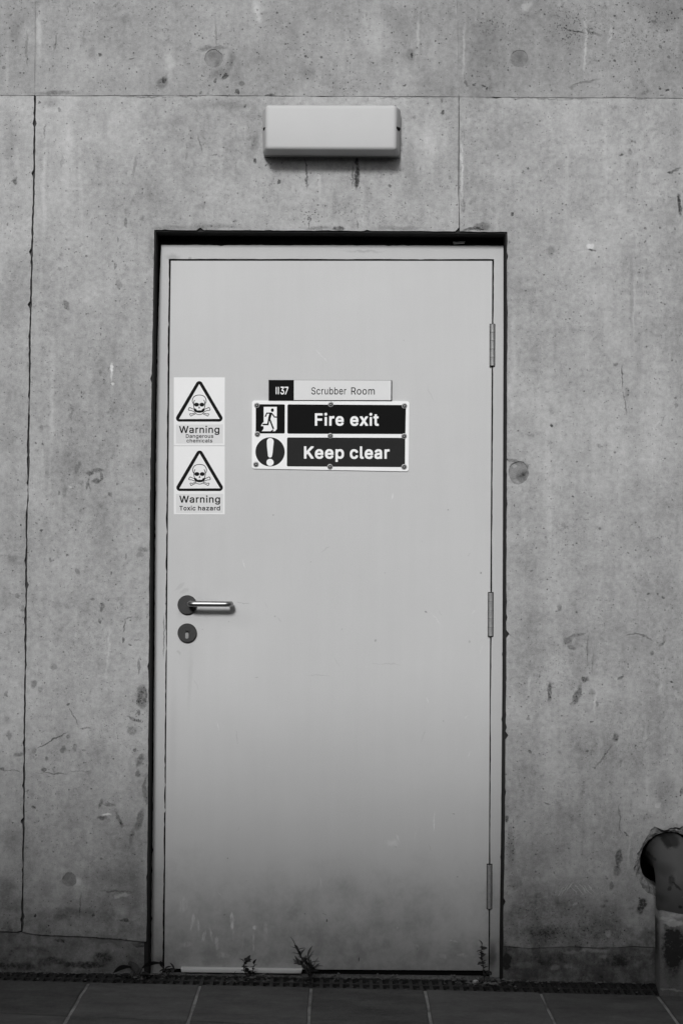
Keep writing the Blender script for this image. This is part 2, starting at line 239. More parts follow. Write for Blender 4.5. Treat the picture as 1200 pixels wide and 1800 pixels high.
 ('o', 20): (415, '159,-22 194,-26 222,-26 254,-23 282,-15 314,0 337,18 360,42 378,74 391,110 396,134 399,166 398,226 391,266 378,302 360,334 326,367 314,376 282,392 258,399 222,402 162,400 130,391 102,376 79,358 53,330 36,302 25,270 17,218 17,158 25,106 36,74 56,42 90,9 102,0 134,-16|202,66 178,72 162,81 148,94 136,110 125,134 120,150 115,190 121,226 125,242 145,278 162,295 174,302 194,310 210,311 238,304 254,294 267,282 279,266 287,250 295,226 300,198 300,178 296,150 287,126 280,110 267,94 254,82 238,72 214,66'),
 ('r', 20): (259, '36,-14 46,-18 122,-18 131,-14 132,230 136,254 144,270 153,282 174,299 186,303 206,307 234,304 254,304 258,307 261,310 261,394 258,400 230,403 186,402 162,396 134,381 130,382 130,390 128,394 122,396 46,397 37,394 35,390'),
 ('x', 20): (379, '4,-14 14,-18 98,-18 106,-16 112,-10 163,66 186,105 190,108 229,46 270,-14 278,-18 366,-18 375,-14 376,14 253,190 254,194 264,210 368,362 370,366 370,390 368,394 358,397 274,397 266,394 216,322 190,280 123,386 114,395 22,397 13,394 11,390 13,362 127,194 6,18 3,10'),
 ('z', 20): (380, '25,-14 34,-18 346,-18 356,-14 357,66 354,72 346,74 170,74 168,78 351,318 351,390 349,394 342,397 42,397 32,394 30,390 30,314 30,310 38,305 206,305 210,304 212,302 25,62'),
 ('R', 5): (449, '56,-2 58,-4 126,-4 129,-2 129,190 130,193 134,194 242,193 348,-2 354,-4 430,-4 432,-2 431,6 322,206 338,214 362,229 380,246 391,262 403,286 408,302 411,318 413,346 411,386 403,418 396,434 383,454 372,466 362,476 334,494 310,504 266,511 58,513 56,510|130,260 129,262 129,446 130,447 254,447 294,436 309,426 322,413 332,398 339,374 340,338 331,306 323,294 310,280 278,264 254,260'),
 ('S', 5): (447, '178,-10 214,-13 266,-11 302,-3 330,8 354,22 383,50 403,82 410,110 412,150 411,166 407,182 399,202 388,218 366,240 350,251 318,267 270,283 218,296 170,313 150,325 136,338 125,350 121,362 120,382 126,402 133,414 146,428 154,435 178,447 194,451 226,455 254,451 270,447 298,433 315,418 323,406 328,398 334,375 402,374 405,378 402,406 394,430 380,454 361,474 338,492 318,503 278,515 250,519 202,519 162,512 134,502 102,483 90,473 72,454 57,426 50,402 48,366 53,334 62,311 82,285 110,264 142,248 186,233 238,219 294,200 314,188 328,174 335,166 339,154 341,134 336,114 324,94 310,81 298,72 274,61 258,57 226,53 186,58 154,70 138,81 126,94 118,106 108,138 106,141 38,141 34,138 37,110 46,82 61,54 74,40 98,19 122,6 146,-3'),
 ('b', 5): (424, '199,-10 218,-12 254,-11 274,-7 294,0 318,12 334,25 360,54 375,82 387,122 392,146 394,178 392,230 384,270 376,294 359,322 334,351 318,364 298,375 262,386 238,388 202,387 170,378 142,358 133,350 122,334 118,334 118,510 114,513 50,512 49,510 49,-2 54,-4 114,-4 116,-2 116,46 118,49 134,27 154,8 174,-3|202,53 182,60 166,69 145,90 129,118 121,146 118,166 117,194 120,226 128,258 138,278 163,306 186,320 202,324 222,325 242,324 262,316 277,306 291,294 302,278 312,258 319,234 323,210 323,166 319,142 311,118 294,90 278,72 254,58 238,53'),
 ('c', 5): (396, '182,-10 218,-12 258,-7 298,9 325,30 344,50 354,66 367,98 366,105 362,108 314,120 302,121 298,117 288,94 266,70 238,56 202,51 174,57 150,69 132,86 121,102 113,118 105,146 101,174 101,198 105,226 112,254 122,274 132,290 150,307 170,318 186,324 206,325 226,323 242,319 266,307 286,285 297,262 302,258 334,264 365,274 366,278 363,290 352,314 335,338 326,347 310,360 290,371 258,383 234,388 198,388 170,386 142,379 106,359 70,324 54,298 40,266 33,230 30,182 33,146 37,126 40,110 52,82 68,54 91,30 118,9 146,-3'),
 ('e', 5): (404, '186,-10 206,-12 242,-11 266,-7 290,1 322,20 341,38 359,62 368,86 368,94 366,96 318,107 302,108 289,86 273,70 258,60 238,53 214,50 194,52 174,56 154,66 127,90 114,110 105,134 102,154 101,162 106,165 370,165 374,166 375,210 371,250 362,282 348,314 336,330 317,350 294,367 266,380 230,387 178,387 158,383 126,371 110,362 90,347 68,322 53,298 41,266 32,230 30,182 33,146 37,126 40,110 52,82 68,54 90,29 118,9 146,-2|102,226 104,242 113,266 138,300 154,312 170,320 186,324 206,325 226,324 242,319 262,308 276,294 291,270 300,246 303,230 302,226 298,225'),
 ('m', 5): (610, '49,-2 54,-4 114,-4 118,-2 118,242 121,262 133,290 147,306 162,316 178,323 198,326 218,324 238,315 260,294 268,278 270,258 270,-2 274,-4 338,-3 339,-2 340,262 349,286 366,308 378,316 394,323 422,326 442,322 466,311 481,294 488,278 492,250 492,-2 494,-4 558,-4 561,-2 560,278 554,310 544,334 536,346 514,368 486,383 462,389 426,390 390,384 362,371 350,363 336,350 318,327 307,346 294,361 270,380 246,388 210,390 186,387 166,379 138,360 128,350 118,335 116,338 116,378 114,383 50,382 49,378'),
 ('o', 5): (415, '182,-10 214,-12 250,-8 278,0 298,9 310,17 325,30 347,54 359,74 374,110 383,146 385,198 383,230 372,274 364,294 347,322 325,346 298,367 274,378 234,387 198,388 170,386 142,379 106,359 70,324 54,298 40,266 33,230 30,182 33,146 37,126 40,110 52,82 68,54 91,30 118,9 146,-3|186,53 166,60 146,72 130,90 113,118 105,146 101,174 101,198 105,226 112,254 122,274 132,290 150,307 170,318 186,324 206,326 226,324 250,316 266,306 283,290 294,274 303,254 311,226 315,190 314,166 308,134 295,102 283,86 270,73 250,60 230,54 210,51'),
 ('r', 5): (259, '49,-2 54,-4 114,-4 118,-2 118,238 121,258 129,278 137,290 162,310 174,316 194,320 218,321 238,318 246,319 247,322 247,386 246,387 206,389 186,387 174,384 147,370 129,354 118,339 116,346 116,378 114,383 50,382'),
 ('u', 5): (410, '150,-6 174,-9 214,-7 238,1 262,14 283,34 290,44 294,46 294,-2 298,-4 358,-4 361,-2 361,378 358,383 294,383 293,382 292,150 291,134 286,118 275,94 257,74 234,61 222,57 202,54 178,57 158,65 142,79 133,90 128,98 121,118 118,146 118,378 117,382 114,383 50,382 49,122 53,90 66,54 78,35 94,19 114,5 134,-3'),
}
GLYPHS = {k: (a, [[tuple(map(int, p.split(','))) for p in L.split()] for L in g.split('|')]) for k, (a, g) in GLYPHS.items()}

def word(text, x0, x1, ytop, ybase, cap, conv, extra=0, bold=0):
    """Outlines of a word fitted between two pixel columns, capital height between ytop and ybase."""
    if text == '1137':
        x = 0; loops = []
        for ch in text:
            if ch == '1':
                loops.append([(x, 0), (x + 88, 0), (x + 88, 509), (x, 509)]); x += 215
            else:
                adv, g = GLYPHS[(ch, bold)]; loops += [[(px + x - 25, py) for px, py in L] for L in g]; x += 385
    else:
        x = 0; loops = []
        for ch in text:
            if ch == ' ': x += 200 + extra * 4; continue
            adv, g = GLYPHS[(ch, bold)]
            loops += [[(px + x, py) for px, py in L] for L in g]; x += adv + extra + 1.6 * bold
    xs = [p[0] for L in loops for p in L]; a, b = min(xs), max(xs)
    return [[conv(x0 + (p[0] - a) / (b - a) * (x1 - x0), ybase + (ytop - ybase) * (p[1] + bold) / (cap + 2 * bold)) for p in L] for L in loops]

# ------------------------------------------------------------------ materials (all neutral greys)
def newmat(name):
    m = bpy.data.materials.new(name); m.use_nodes = True; nt = m.node_tree; nt.nodes.clear()
    out = nt.nodes.new('ShaderNodeOutputMaterial'); b = nt.nodes.new('ShaderNodeBsdfPrincipled')
    nt.links.new(b.outputs[0], out.inputs[0]); return m, nt, b

class N:                           # small node-graph writer
    def __init__(self, nt): self.nt = nt
    def _in(self, s, v):
        if hasattr(v, 'is_output') or isinstance(v, bpy.types.NodeSocket): self.nt.links.new(v, s)
        else: s.default_value = v
    def math(self, op, a, b=0.0, clamp=False):
        n = self.nt.nodes.new('ShaderNodeMath'); n.operation = op; n.use_clamp = clamp
        self._in(n.inputs[0], a); self._in(n.inputs[1], b); return n.outputs[0]
    def pos(self): return self.nt.nodes.new('ShaderNodeNewGeometry').outputs['Position']
    def scale(self, v, s):
        n = self.nt.nodes.new('ShaderNodeVectorMath'); n.operation = 'MULTIPLY'; self._in(n.inputs[0], v); n.inputs[1].default_value = s; return n.outputs[0]
    def vadd(self, v, s):
        n = self.nt.nodes.new('ShaderNodeVectorMath'); n.operation = 'ADD'; self._in(n.inputs[0], v); self._in(n.inputs[1], s); return n.outputs[0]
    def noise(self, v, scale, detail=4, rough=.55, out=0, dist=0):
        n = self.nt.nodes.new('ShaderNodeTexNoise'); self._in(n.inputs['Vector'], v)
        n.inputs['Scale'].default_value = scale; n.inputs['Detail'].default_value = detail; n.inputs['Roughness'].default_value = rough
        n.inputs['Distortion'].default_value = dist; return n.outputs[out]
    def voro(self, v, scale):
        n = self.nt.nodes.new('ShaderNodeTexVoronoi'); self._in(n.inputs['Vector'], v); n.inputs['Scale'].default_value = scale
        return n.outputs['Distance'], n.outputs['Color']
    def rng(self, v, a, b, c=0.0, d=1.0, smooth=True):
        n = self.nt.nodes.new('ShaderNodeMapRange'); n.interpolation_type = 'SMOOTHSTEP' if smooth else 'LINEAR'
        self._in(n.inputs['Value'], v)
        for k, x in zip(('From Min', 'From Max', 'To Min', 'To Max'), (a, b, c, d)): self._in(n.inputs[k], x)
        return n.outputs[0]
    def sep(self, v):
        n = self.nt.nodes.new('ShaderNodeSeparateXYZ'); self._in(n.inputs[0], v); return n.outputs
    def grey(self, v):
        n = self.nt.nodes.new('ShaderNodeCombineColor')
        for i in range(3): self._in(n.inputs[i], v)
        return n.outputs[0]
    def bump(self, h, dist, strength=1.0):
        n = self.nt.nodes.new('ShaderNodeBump'); self._in(n.inputs['Height'], h); n.inputs['Distance'].default_value = dist
        n.inputs['Strength'].default_value = strength; return n.outputs[0]
    def mark(self, v, x, z, rx, rz, rot, lo=.6, hi=1.15):
        n = self.nt.nodes.new('ShaderNodeMapping'); n.vector_type = 'TEXTURE'; self._in(n.inputs['Vector'], v)
        n.inputs['Location'].default_value = (x, 0, z); n.inputs['Rotation'].default_value = (0, R(rot), 0)
        n.inputs['Scale'].default_value = (rx, 1000, rz)
        l = self.nt.nodes.new('ShaderNodeVectorMath'); l.operation = 'LENGTH'; self.nt.links.new(n.outputs[0], l.inputs[0])
        return self.rng(l.outputs['Value'], lo, hi, 1.0, 0.0)

PX = 0.00163
def marks_sum(g, v, marks):
    """marks: (px, py, rx px, ry px, clockwise turn in degrees, strength[, soft])."""
    tot = None
    for i, m in enumerate(marks):
        if i % 10 == 0 and tot is not None:      # keep the graph serial in batches, which keeps its evaluation small
            n = g.nt.nodes.new('ShaderNodeVectorMath'); n.operation = 'MULTIPLY_ADD'
            g.nt.links.new(tot, n.inputs[0]); n.inputs[1].default_value = (1e-7, 1e-7, 1e-7); g.nt.links.new(v, n.inputs[2]); v = n.outputs[0]
        x, z = W(m[0], m[1]); lo = .15 if len(m) > 6 else .6
        k = g.mark(v, x, z, max(m[2], .9) * PX, max(m[3], .9) * PX, m[4], lo, 1.2)
        k = g.math('MULTIPLY', k, m[5])
        tot = k if tot is None else g.math('ADD', tot, k)
    return tot

def concrete(name, marks, base=.34, pore=.5, dirt=1.0, rough=1.0, cluster=()):
    m, nt, b = newmat(name); g = N(nt); P = g.pos(); z = g.sep(P)[2]
    big = g.noise(P, 1.7, 7, .62); mid = g.noise(g.vadd(P, (3, 1, 7)), 7, 8, .65)
    streak = g.noise(g.scale(P, (14, 14, 1.1)), 1.0, 6, .6)
    fstreak = g.noise(g.scale(P, (70, 70, 5)), 1.0, 4, .6)
    fine = g.noise(P, 60, 6, .7); grain = g.noise(P, 420, 2, .6)
    t = g.math('MULTIPLY', g.math('SUBTRACT', big, .5), 1.15)
    for s, k in ((mid, 1.0), (streak, .36), (fstreak, .14), (fine, 1.05), (grain, .75)):
        t = g.math('ADD', t, g.math('MULTIPLY', g.math('SUBTRACT', s, .5), k))
    val = g.math('MULTIPLY', g.math('ADD', t, 1.0), base)
    # lime-pale runs
    pale = g.rng(g.noise(g.scale(g.vadd(P, (9, 0, 2)), (26, 26, 2.2)), 1.0, 4, .5), .60, .75, 0, .16)
    val = g.math('ADD', val, g.math('MULTIPLY', pale, .35))
    # air holes
    dens = g.rng(g.noise(g.vadd(P, (5, 2, 1)), 2.6, 3, .6), .35, .70, 0.0, 1.0)
    dk = None
    for sc_, thr, rad in ((46, .87, .22), (95, .78, .26), (190, .70, .30)):
        d, c = g.voro(P, sc_); cr = g.sep(c)
        on = g.rng(g.math('ADD', cr[0], g.math('MULTIPLY', dens, .20 * pore)), thr + .10, thr + .13)
        rr = g.math('ADD', g.math('MULTIPLY', cr[1], rad * .7), rad * .25)
        k = g.math('MULTIPLY', g.rng(g.math('SUBTRACT', d, rr), -.10, .03, 1, 0), on)
        dk = k if dk is None else g.math('MAXIMUM', dk, k)
    fleck = g.math('MULTIPLY', g.rng(g.noise(g.vadd(P, (2, 8, 3)), 34, 7, .72), .55, .68, 0, .40), g.rng(g.noise(g.vadd(P, (4, 4, 9)), 3.2, 4, .6), .42, .62, .15, 1))
    hole = g.math('MAXIMUM', g.math('MULTIPLY', dk, .45 + .25 * min(1, pore)), fleck)
    wob = g.scale(g.vadd(g.noise(P, 42, 4, .65, out=1), (-.5, -.5, -.5)), (.020, 0, .020))
    wob2 = g.scale(g.vadd(g.noise(P, 9, 3, .6, out=1), (-.5, -.5, -.5)), (.03, 0, .03))
    V = g.vadd(g.vadd(P, wob), wob2)
    dark = [q for q in marks if q[5] > 0]; light = [(q[0], q[1], q[2], q[3], q[4], -q[5]) + tuple(q[6:]) for q in marks if q[5] < 0]
    stain = hole
    tex = g.rng(g.math('ADD', g.math('MULTIPLY', g.noise(P, 130, 3, .7), .6), g.math('MULTIPLY', fine, .4)), .34, .60, .35, 1.1)
    if dark:
        s = g.math('MULTIPLY', marks_sum(g, V, dark), tex)
        stain = g.math('ADD', stain, s)
    if cluster:
        cl = marks_sum(g, V, cluster)
        d, c = g.voro(g.vadd(P, wob), 170); on = g.rng(g.sep(c)[0], .42, .50)
        stain = g.math('ADD', stain, g.math('MULTIPLY', g.math('MULTIPLY', g.rng(d, .22, .42, .8, 0), on), cl))
    # splash-back dirt and moss in ragged patches near the paving
    if dirt:
        zz = g.math('ADD', z, g.math('MULTIPLY', g.math('SUBTRACT', g.noise(P, 5, 6, .7), .5), .55))
        sp = g.math('MULTIPLY', g.rng(zz, .06, .30, 1, 0), g.rng(g.noise(g.vadd(P, (1, 4, 4)), 14, 7, .72), .36, .62, .25, 1.0))
        stain = g.math('ADD', stain, g.math('MULTIPLY', sp, .62 * dirt))
    stain = g.math('MINIMUM', stain, .9)
    val = g.math('MULTIPLY', val, g.math('SUBTRACT', 1.0, stain))
    if light: val = g.math('ADD', val, g.math('MULTIPLY', marks_sum(g, V, light), .3))
    val = g.math('MAXIMUM', val, .02)
    nt.links.new(g.grey(val), b.inputs['Base Color']); b.inputs['Roughness'].default_value = .88
    h = g.math('ADD', g.math('MULTIPLY', fine, .5 * rough), g.math('MULTIPLY', grain, .18 * rough))
    h = g.math('SUBTRACT', h, g.math('MULTIPLY', dk, .5)); h = g.math('ADD', h, g.math('MULTIPLY', mid, .6))
    nt.links.new(g.bump(h, .0034, .9), b.inputs['Normal'])
    return m

def simple(name, base, rough=.5, metal=0.0, var=.12, scale=30, bump=0.0, grain=0.0, spec=.5, obj=0.0):
    m, nt, b = newmat(name); g = N(nt)
    tc = nt.nodes.new('ShaderNodeTexCoord').outputs['Object']
    v = g.math('MULTIPLY', g.math('ADD', g.math('MULTIPLY', g.math('SUBTRACT', g.noise(tc, scale, 6, .65), .5), var * 2), 1.0), base)
    if grain: v = g.math('MULTIPLY', v, g.math('ADD', g.math('MULTIPLY', g.math('SUBTRACT', g.noise(tc, 380, 2, .6), .5), grain * 2), 1.0))
    if obj:
        oi = nt.nodes.new('ShaderNodeObjectInfo').outputs['Random']
        v = g.math('MULTIPLY', v, g.math('ADD', g.math('MULTIPLY', g.math('SUBTRACT', oi, .5), obj * 2), 1.0))
    nt.links.new(g.grey(v), b.inputs['Base Color'])
    b.inputs['Roughness'].default_value = rough; b.inputs['Metallic'].default_value = metal
    b.inputs['Specular IOR Level'].default_value = spec
    if bump: nt.links.new(g.bump(g.noise(tc, scale * 4, 5, .65), bump, .7), b.inputs['Normal'])
    return m

def paint(name, base, marks=(), dirt=0.0):
    """Coated metal: roller texture, faint blotches, scuffs and specks."""
    m, nt, b = newmat(name); g = N(nt); P = g.pos(); z = g.sep(P)[2]
    t = g.math('MULTIPLY', g.math('SUBTRACT', g.noise(P, 2.2, 6, .6), .5), .12)
    t = g.math('ADD', t, g.math('MULTIPLY', g.math('SUBTRACT', g.noise(P, 330, 2, .6), .5), .12))
    t = g.math('ADD', t, g.math('MULTIPLY', g.math('SUBTRACT', g.noise(g.scale(P, (30, 30, 2)), 1, 5, .6), .5), .07))
    val = g.math('MULTIPLY', g.math('ADD', t, 1.0), base)
    d, c = g.voro(P, 16); cr = g.sep(c)
    val = g.math('MULTIPLY', val, g.math('SUBTRACT', 1.0, g.math('MULTIPLY', g.math('MULTIPLY', g.rng(d, .02, .05, 1, 0), g.rng(cr[0], .72, .74)), .4)))
    V = g.vadd(P, g.scale(g.vadd(g.noise(P, 55, 4, .65, out=1), (-.5, -.5, -.5)), (.012, 0, .02)))
    light = [(q[0], q[1], q[2], q[3], q[4], -q[5]) + tuple(q[6:]) for q in marks if q[5] < 0]; dark = [q for q in marks if q[5] > 0]
    tex = g.rng(g.noise(g.scale(P, (160, 160, 40)), 1, 4, .7), .35, .62, .1, 1.0)
    if dark: val = g.math('MULTIPLY', val, g.math('SUBTRACT', 1.0, g.math('MINIMUM', marks_sum(g, V, dark), .85)))
    if light: val = g.math('ADD', val, g.math('MULTIPLY', g.math('MULTIPLY', marks_sum(g, V, light), tex), .3))
    if dirt:
        zz = g.math('ADD', z, g.math('MULTIPLY', g.math('SUBTRACT', g.noise(P, 6, 6, .7), .5), .5))
        sp = g.math('MULTIPLY', g.rng(zz, .02, .34, 1, 0), g.rng(g.noise(g.vadd(P, (2, 2, 8)), 20, 6, .7), .3, .7, .35, 1))
        val = g.math('MULTIPLY', val, g.math('SUBTRACT', 1.0, g.math('MULTIPLY', sp, dirt)))
    nt.links.new(g.grey(val), b.inputs['Base Color']); b.inputs['Roughness'].default_value = .62
    b.inputs['Specular IOR Level'].default_value = .3
    nt.links.new(g.bump(g.math('ADD', g.noise(P, 420, 3, .6), g.math('MULTIPLY', g.noise(P, 5, 2, .5), 7.0)), .0006, .6), b.inputs['Normal'])
    return m

def concrete_cells(o, name, marks, cluster=(), cell=.5, **kw):
    """Cut a large panel into cells so that each cell's material carries only the marks that lie on it."""
    import bmesh
    bm = bmesh.new(); bm.from_mesh(o.data); org = wloc(o)
    xs = [v.co.x + org.x for v in bm.verts if abs(v.co.x + org.x) < 1.7]; zs = [v.co.z + org.z for v in bm.verts if v.co.z + org.z < 3.0]
    cx = [min(xs) + cell * k for k in range(int((max(xs) - min(xs)) / cell) + 2)]; cz = [min(zs) + cell * k for k in range(int((max(zs) - min(zs)) / cell) + 2)]
    for x in cx: bmesh.ops.bisect_plane(bm, geom=bm.verts[:] + bm.edges[:] + bm.faces[:], plane_co=(x - org.x, 0, 0), plane_no=(1, 0, 0))
    for z in cz: bmesh.ops.bisect_plane(bm, geom=bm.verts[:] + bm.edges[:] + bm.faces[:], plane_co=(0, 0, z - org.z), plane_no=(0, 0, 1))
    import bisect as bs
    slots = {}; o.data.materials.clear()
    info = []
    for group_, L in ((0, marks), (1, cluster)):
        for q in L:
            x, z = W(q[0], q[1]); a = R(q[4]); rx, rz = max(q[2], .9) * PX, max(q[3], .9) * PX
            ex = 1.25 * (abs(rx * math.cos(a)) + abs(rz * math.sin(a))) + .022; ez = 1.25 * (abs(rx * math.sin(a)) + abs(rz * math.cos(a))) + .022
            info.append((group_, q, x - ex, x + ex, z - ez, z + ez))
    for f in bm.faces:
        c = f.calc_center_median() + org
        key = (bs.bisect(cx, c.x), bs.bisect(cz, c.z))
        if key not in slots:
            i, j = key
            x0 = cx[i - 1] if i > 0 else -99; x1 = cx[i] if i < len(cx) else 99; z0 = cz[j - 1] if j > 0 else -99; z1 = cz[j] if j < len(cz) else 99
            here = [t for t in info if t[2] < x1 and t[3] > x0 and t[4] < z1 and t[5] > z0]
            mk = tuple(t[1] for t in here if t[0] == 0); cl = tuple(t[1] for t in here if t[0] == 1)
            mm = concrete(name, list(mk), cluster=list(cl), **kw)
            slots[key] = len(o.data.materials); o.data.materials.append(mm)
        f.material_index = slots[key]
    bm.to_mesh(o.data); bm.free(); o.data.update(); return o

# ------------------------------------------------------------------ concrete wall, panel by panel
REC = 0.06                          # door frame lies this far behind the wall face
S = '.s'
MK_TOP_L = [(30,60,14,30,0,.25,S),(20,25,3,2,0,.5),(8,118,4,3,0,.6),(48,85,2,30,3,.35)]
MK_TOP_M = [(360,85,12,7,-25,.6,S),(383,83,18,4,0,.42),(405,108,9,22,15,.45,S),(396,135,5,8,20,.75),(380,140,3,5,0,.6),(386,128,22,11,0,.4,S),
 (425,147,6,5,0,.5),(416,163,4,6,0,.75),(354,163,3,4,20,.55),(355,131,2,2,0,.8),(286,145,11,11,0,.5),(290,138,5,8,20,.35),(175,97,4,4,-30,.75),
 (160,95,10,14,0,.3,S),(232,104,6,2,-20,.6),(475,167,9,3,0,.75),(97,75,1.6,16,10,.4),(220,35,10,12,0,.35,S),(100,163,44,5,0,.6,S),(205,8,9,2,-45,.3),
 (722,97,9,10,0,.35),(725,97,2,4,0,.8),(710,150,4,2,-30,.8),(660,60,30,40,0,-.25,S),(735,60,3,40,1,-.3,S),(455,20,10,25,-15,-.4,S),(300,110,12,30,0,-.35,S),
 (380,60,2.5,25,0,.3),(520,60,12,40,0,.2,S),(540,130,20,16,0,.3,S),(690,40,40,30,0,.2,S),(70,60,6,60,1,-.35,S)]
MK_TOP_R = [(835,148,4,3,20,.7),(850,150,5,2.5,30,.8),(856,155,3,2,0,.7),(820,146,3,5,0,.55),(1170,160,4,3,0,.8),(1173,100,3,3,0,.6),(1160,82,3,3,0,.6),
 (1030,145,25,2.5,-8,.45),(1005,151,10,4,-20,.3),(1010,53,22,2,8,.5),(1040,55,16,3,25,.45),(1028,80,3,70,2,-.4,S),(926,12,8,14,35,-.5,S),(1070,60,3,25,2,-.35,S),
 (995,60,50,50,0,.25,S),(1160,20,50,40,0,.3,S),(860,60,30,40,0,.12,S),(815,90,3,60,0,-.35,S)]
CL_TOP_R = [(1010,40,70,55,0,.8,S),(870,45,60,30,0,.6,S),(1120,70,60,50,0,.6,S)]
MK_LOW_L = [(30,318,4,8,0,.65),(14,394,1.6,4,0,.7),(20,240,16,60,0,.15,S),(30,280,8,30,-10,-.3,S),(37,925,2,2,0,.8),(22,985,12,10,0,.4,S),(30,1045,4,4,0,.4),(40,1068,4,8,0,.4),
 (15,1292,6,8,0,.4),(12,1265,10,10,0,.35,S),(34,1325,10,4,0,.5),(3,1350,4,3,0,.7),(20,1353,22,1.1,3,.55),(12,1220,4,5,0,.4),(20,1480,18,30,0,.3,S),(15,1560,20,20,0,.35,S),(10,1050,12,30,0,.25,S),(8,770,20,40,0,.2,S),(25,810,9,30,0,.2,S)]
MK_MID = [(250,169.5,50,1.5,0,.55),(330,170,24,1.5,0,.5),(700,171,40,1.4,0,.4),(760,172,24,3,0,.35),(80,228,2.2,11,10,.55),(110,284,3,10,0,.3),(237,295,3,22,8,.32),(327,272,2,8,0,.3),(223,392,3.5,9,0,.5),(209,420,2,5,0,.4),(118,535,5,10,-20,.55),(90,180,22,14,0,.35,S),
 (68,178,3.5,2.5,0,.7),(106,195,3,5,0,.5),(171,826,13,3.4,-6,.55),(177,836,3.4,8,0,.65),(168,844,10,3.2,0,.7),(152,848,2.6,13,10,.55),(135,822,4,14,25,.42),(156,831,8,4,0,.7),(156,852,2,12,-10,.4),
 (198,645,3.5,7,0,-1.1),(197,660,2,12,0,-.6),(199,675,3,3,0,-.9),(122,855,3,2,0,-.6),(61,781,2.4,2.4,0,.75),(74,781,2.4,2.4,0,.75),(64,920,2.4,2.4,0,.75),(73,935,3,2.6,0,.7),(132,932,1.6,2.2,0,.7),
 (195,868,3,5,-30,.55),(105,865,2,4,0,.5),(115,864,4,9,0,.3),(127,728,2,13,10,.35),(90,985,3,5,0,.5),(137,1002,5,6,0,.45),(196,1010,2,4,0,.6),(180,1068,4,9,10,.6),(175,1092,3,6,-20,.6),(163,1055,4,2,0,.5),
 (250,965,10,4,0,.4),(245,975,7,6,0,.3),(222,980,1.6,9,0,.4),(218,1100,1.6,13,10,.6),(226,1086,8,1.6,0,.5),(215,1127,2.2,5,10,.65),(227,1135,4,2.4,0,.8),(245,1172,3,16,0,.45),(240,1126,6,1.5,0,.5),
 (95,1173,8,6,0,.35),(60,1200,7,7,0,.55),(70,1211,4,6,0,.35),(95,1301,34,1.4,-27,.8),(130,1258,1.4,18,-30,.5),(120,1241,3,2.6,0,.7),(150,1280,9,1.8,-5,.55),(110,1318,7,5,-30,.55),(130,1315,4,8,0,.4),
 (148,1320,4,3,0,.4),(78,1352,5,5,0,.65),(90,1359,30,1.1,1,.55),(140,1354,25,1,-4,.3),(61,1418,4,3,0,.75),(83,1336,3,3,0,.55),(60,1320,5,6,0,.4),(120,1297,3,4,0,.5),
 (178,1415,3,9,15,.6),(192,1416,11,3,0,.5),(180,1438,8,4,10,.65),(188,1433,8,2.6,5,-1.0),(208,1437,3,13,-35,.5),(214,1448,4,6,-30,.4),
 (250,1225,11,22,0,.7),(242,1253,5,5,0,.6),(235,1265,14,3,20,.6),(232,1285,8,8,0,.45),(246,1335,6,15,20,.6),(237,1315,3,3,0,.7),(243,1360,4,8,0,.55),(246,1440,6,20,10,.55),(256,1390,4,30,0,.5),(233,1470,4,18,15,.35),
 (150,1541,13,11,0,.22,S),(138,1550,6,7,0,-.4),(140,1590,1.5,25,3,.4),(205,1568,28,2,0,.45),(62,1608,2.2,2.2,0,.9),(215,1576,16,3.5,-8,-.5),(215,1600,16,14,0,-.25,S),(222,1620,9,2.6,0,.55),(166,1610,3,4,0,.5),
 (80,1560,20,30,0,.3,S),(200,1540,50,18,0,.22,S),(240,1550,14,60,0,.3,S),(110,1605,60,14,0,.25,S),
 (538,305,1.6,30,-4,.75),(544,392,1.6,12,0,.55),(628,312,5.5,24,0,.95),(628,283,3,7,0,.85),(620,310,2,24,-2,.6),(628,396,2,9,0,.4),(490,322,3.6,3,0,.8),(448,286,4,6,0,.7),(465,291,2.6,2.6,0,.7),
 (450,250,8,24,0,.4,S),(440,268,12,32,0,.25,S),(685,328,2.6,2.6,0,.6),(648,340,8,20,0,.25,S),(720,300,14,60,0,.22,S),(300,400,34,5,0,.4,S),(380,399,70,6,0,.4,S),(560,403,34,5,0,.5,S),(595,402,12,4,0,.75),(700,402,60,5,0,.4,S),
 (352,250,1.3,18,-20,.5),(376,272,5,1.3,0,.5),(355,362,14,11,0,.35,S),(203,470,3,7,20,.45),(208,500,5,8,20,.35),(105,470,4,3,0,.3),(300,215,60,12,-5,.15,S),(185,225,10,26,0,.2,S),(120,270,14,80,0,-.25,S),
 (265,430,6,22,0,.3,S),(250,560,12,70,0,.15,S),(779,198,3.6,4.2,0,.85),(776,178,2,4,0,.6),(760,250,26,60,0,-.18,S),(790,310,3,5,0,.4),(390,185,70,10,0,.3,S),(430,186,2,4,0,.6),(78,330,5,120,0,-.25,S),(90,700,5,140,0,-.2,S),
 (190,1150,3,60,2,-.3,S),(150,1290,8,50,0,-.2,S)]
CL_MID = [(545,365,24,22,0,.95,S),(552,385,34,16,0,.8,S),(605,368,40,20,0,.6,S),(480,325,8,16,20,.9,S),(660,385,60,18,0,.55,S),(700,372,20,18,0,.6,S),(735,385,16,12,0,.5,S),(200,1290,60,60,0,.35,S),(90,1390,40,40,0,.3,S),(245,1250,22,60,0,.6,S),(150,1130,60,60,0,.3,S)]
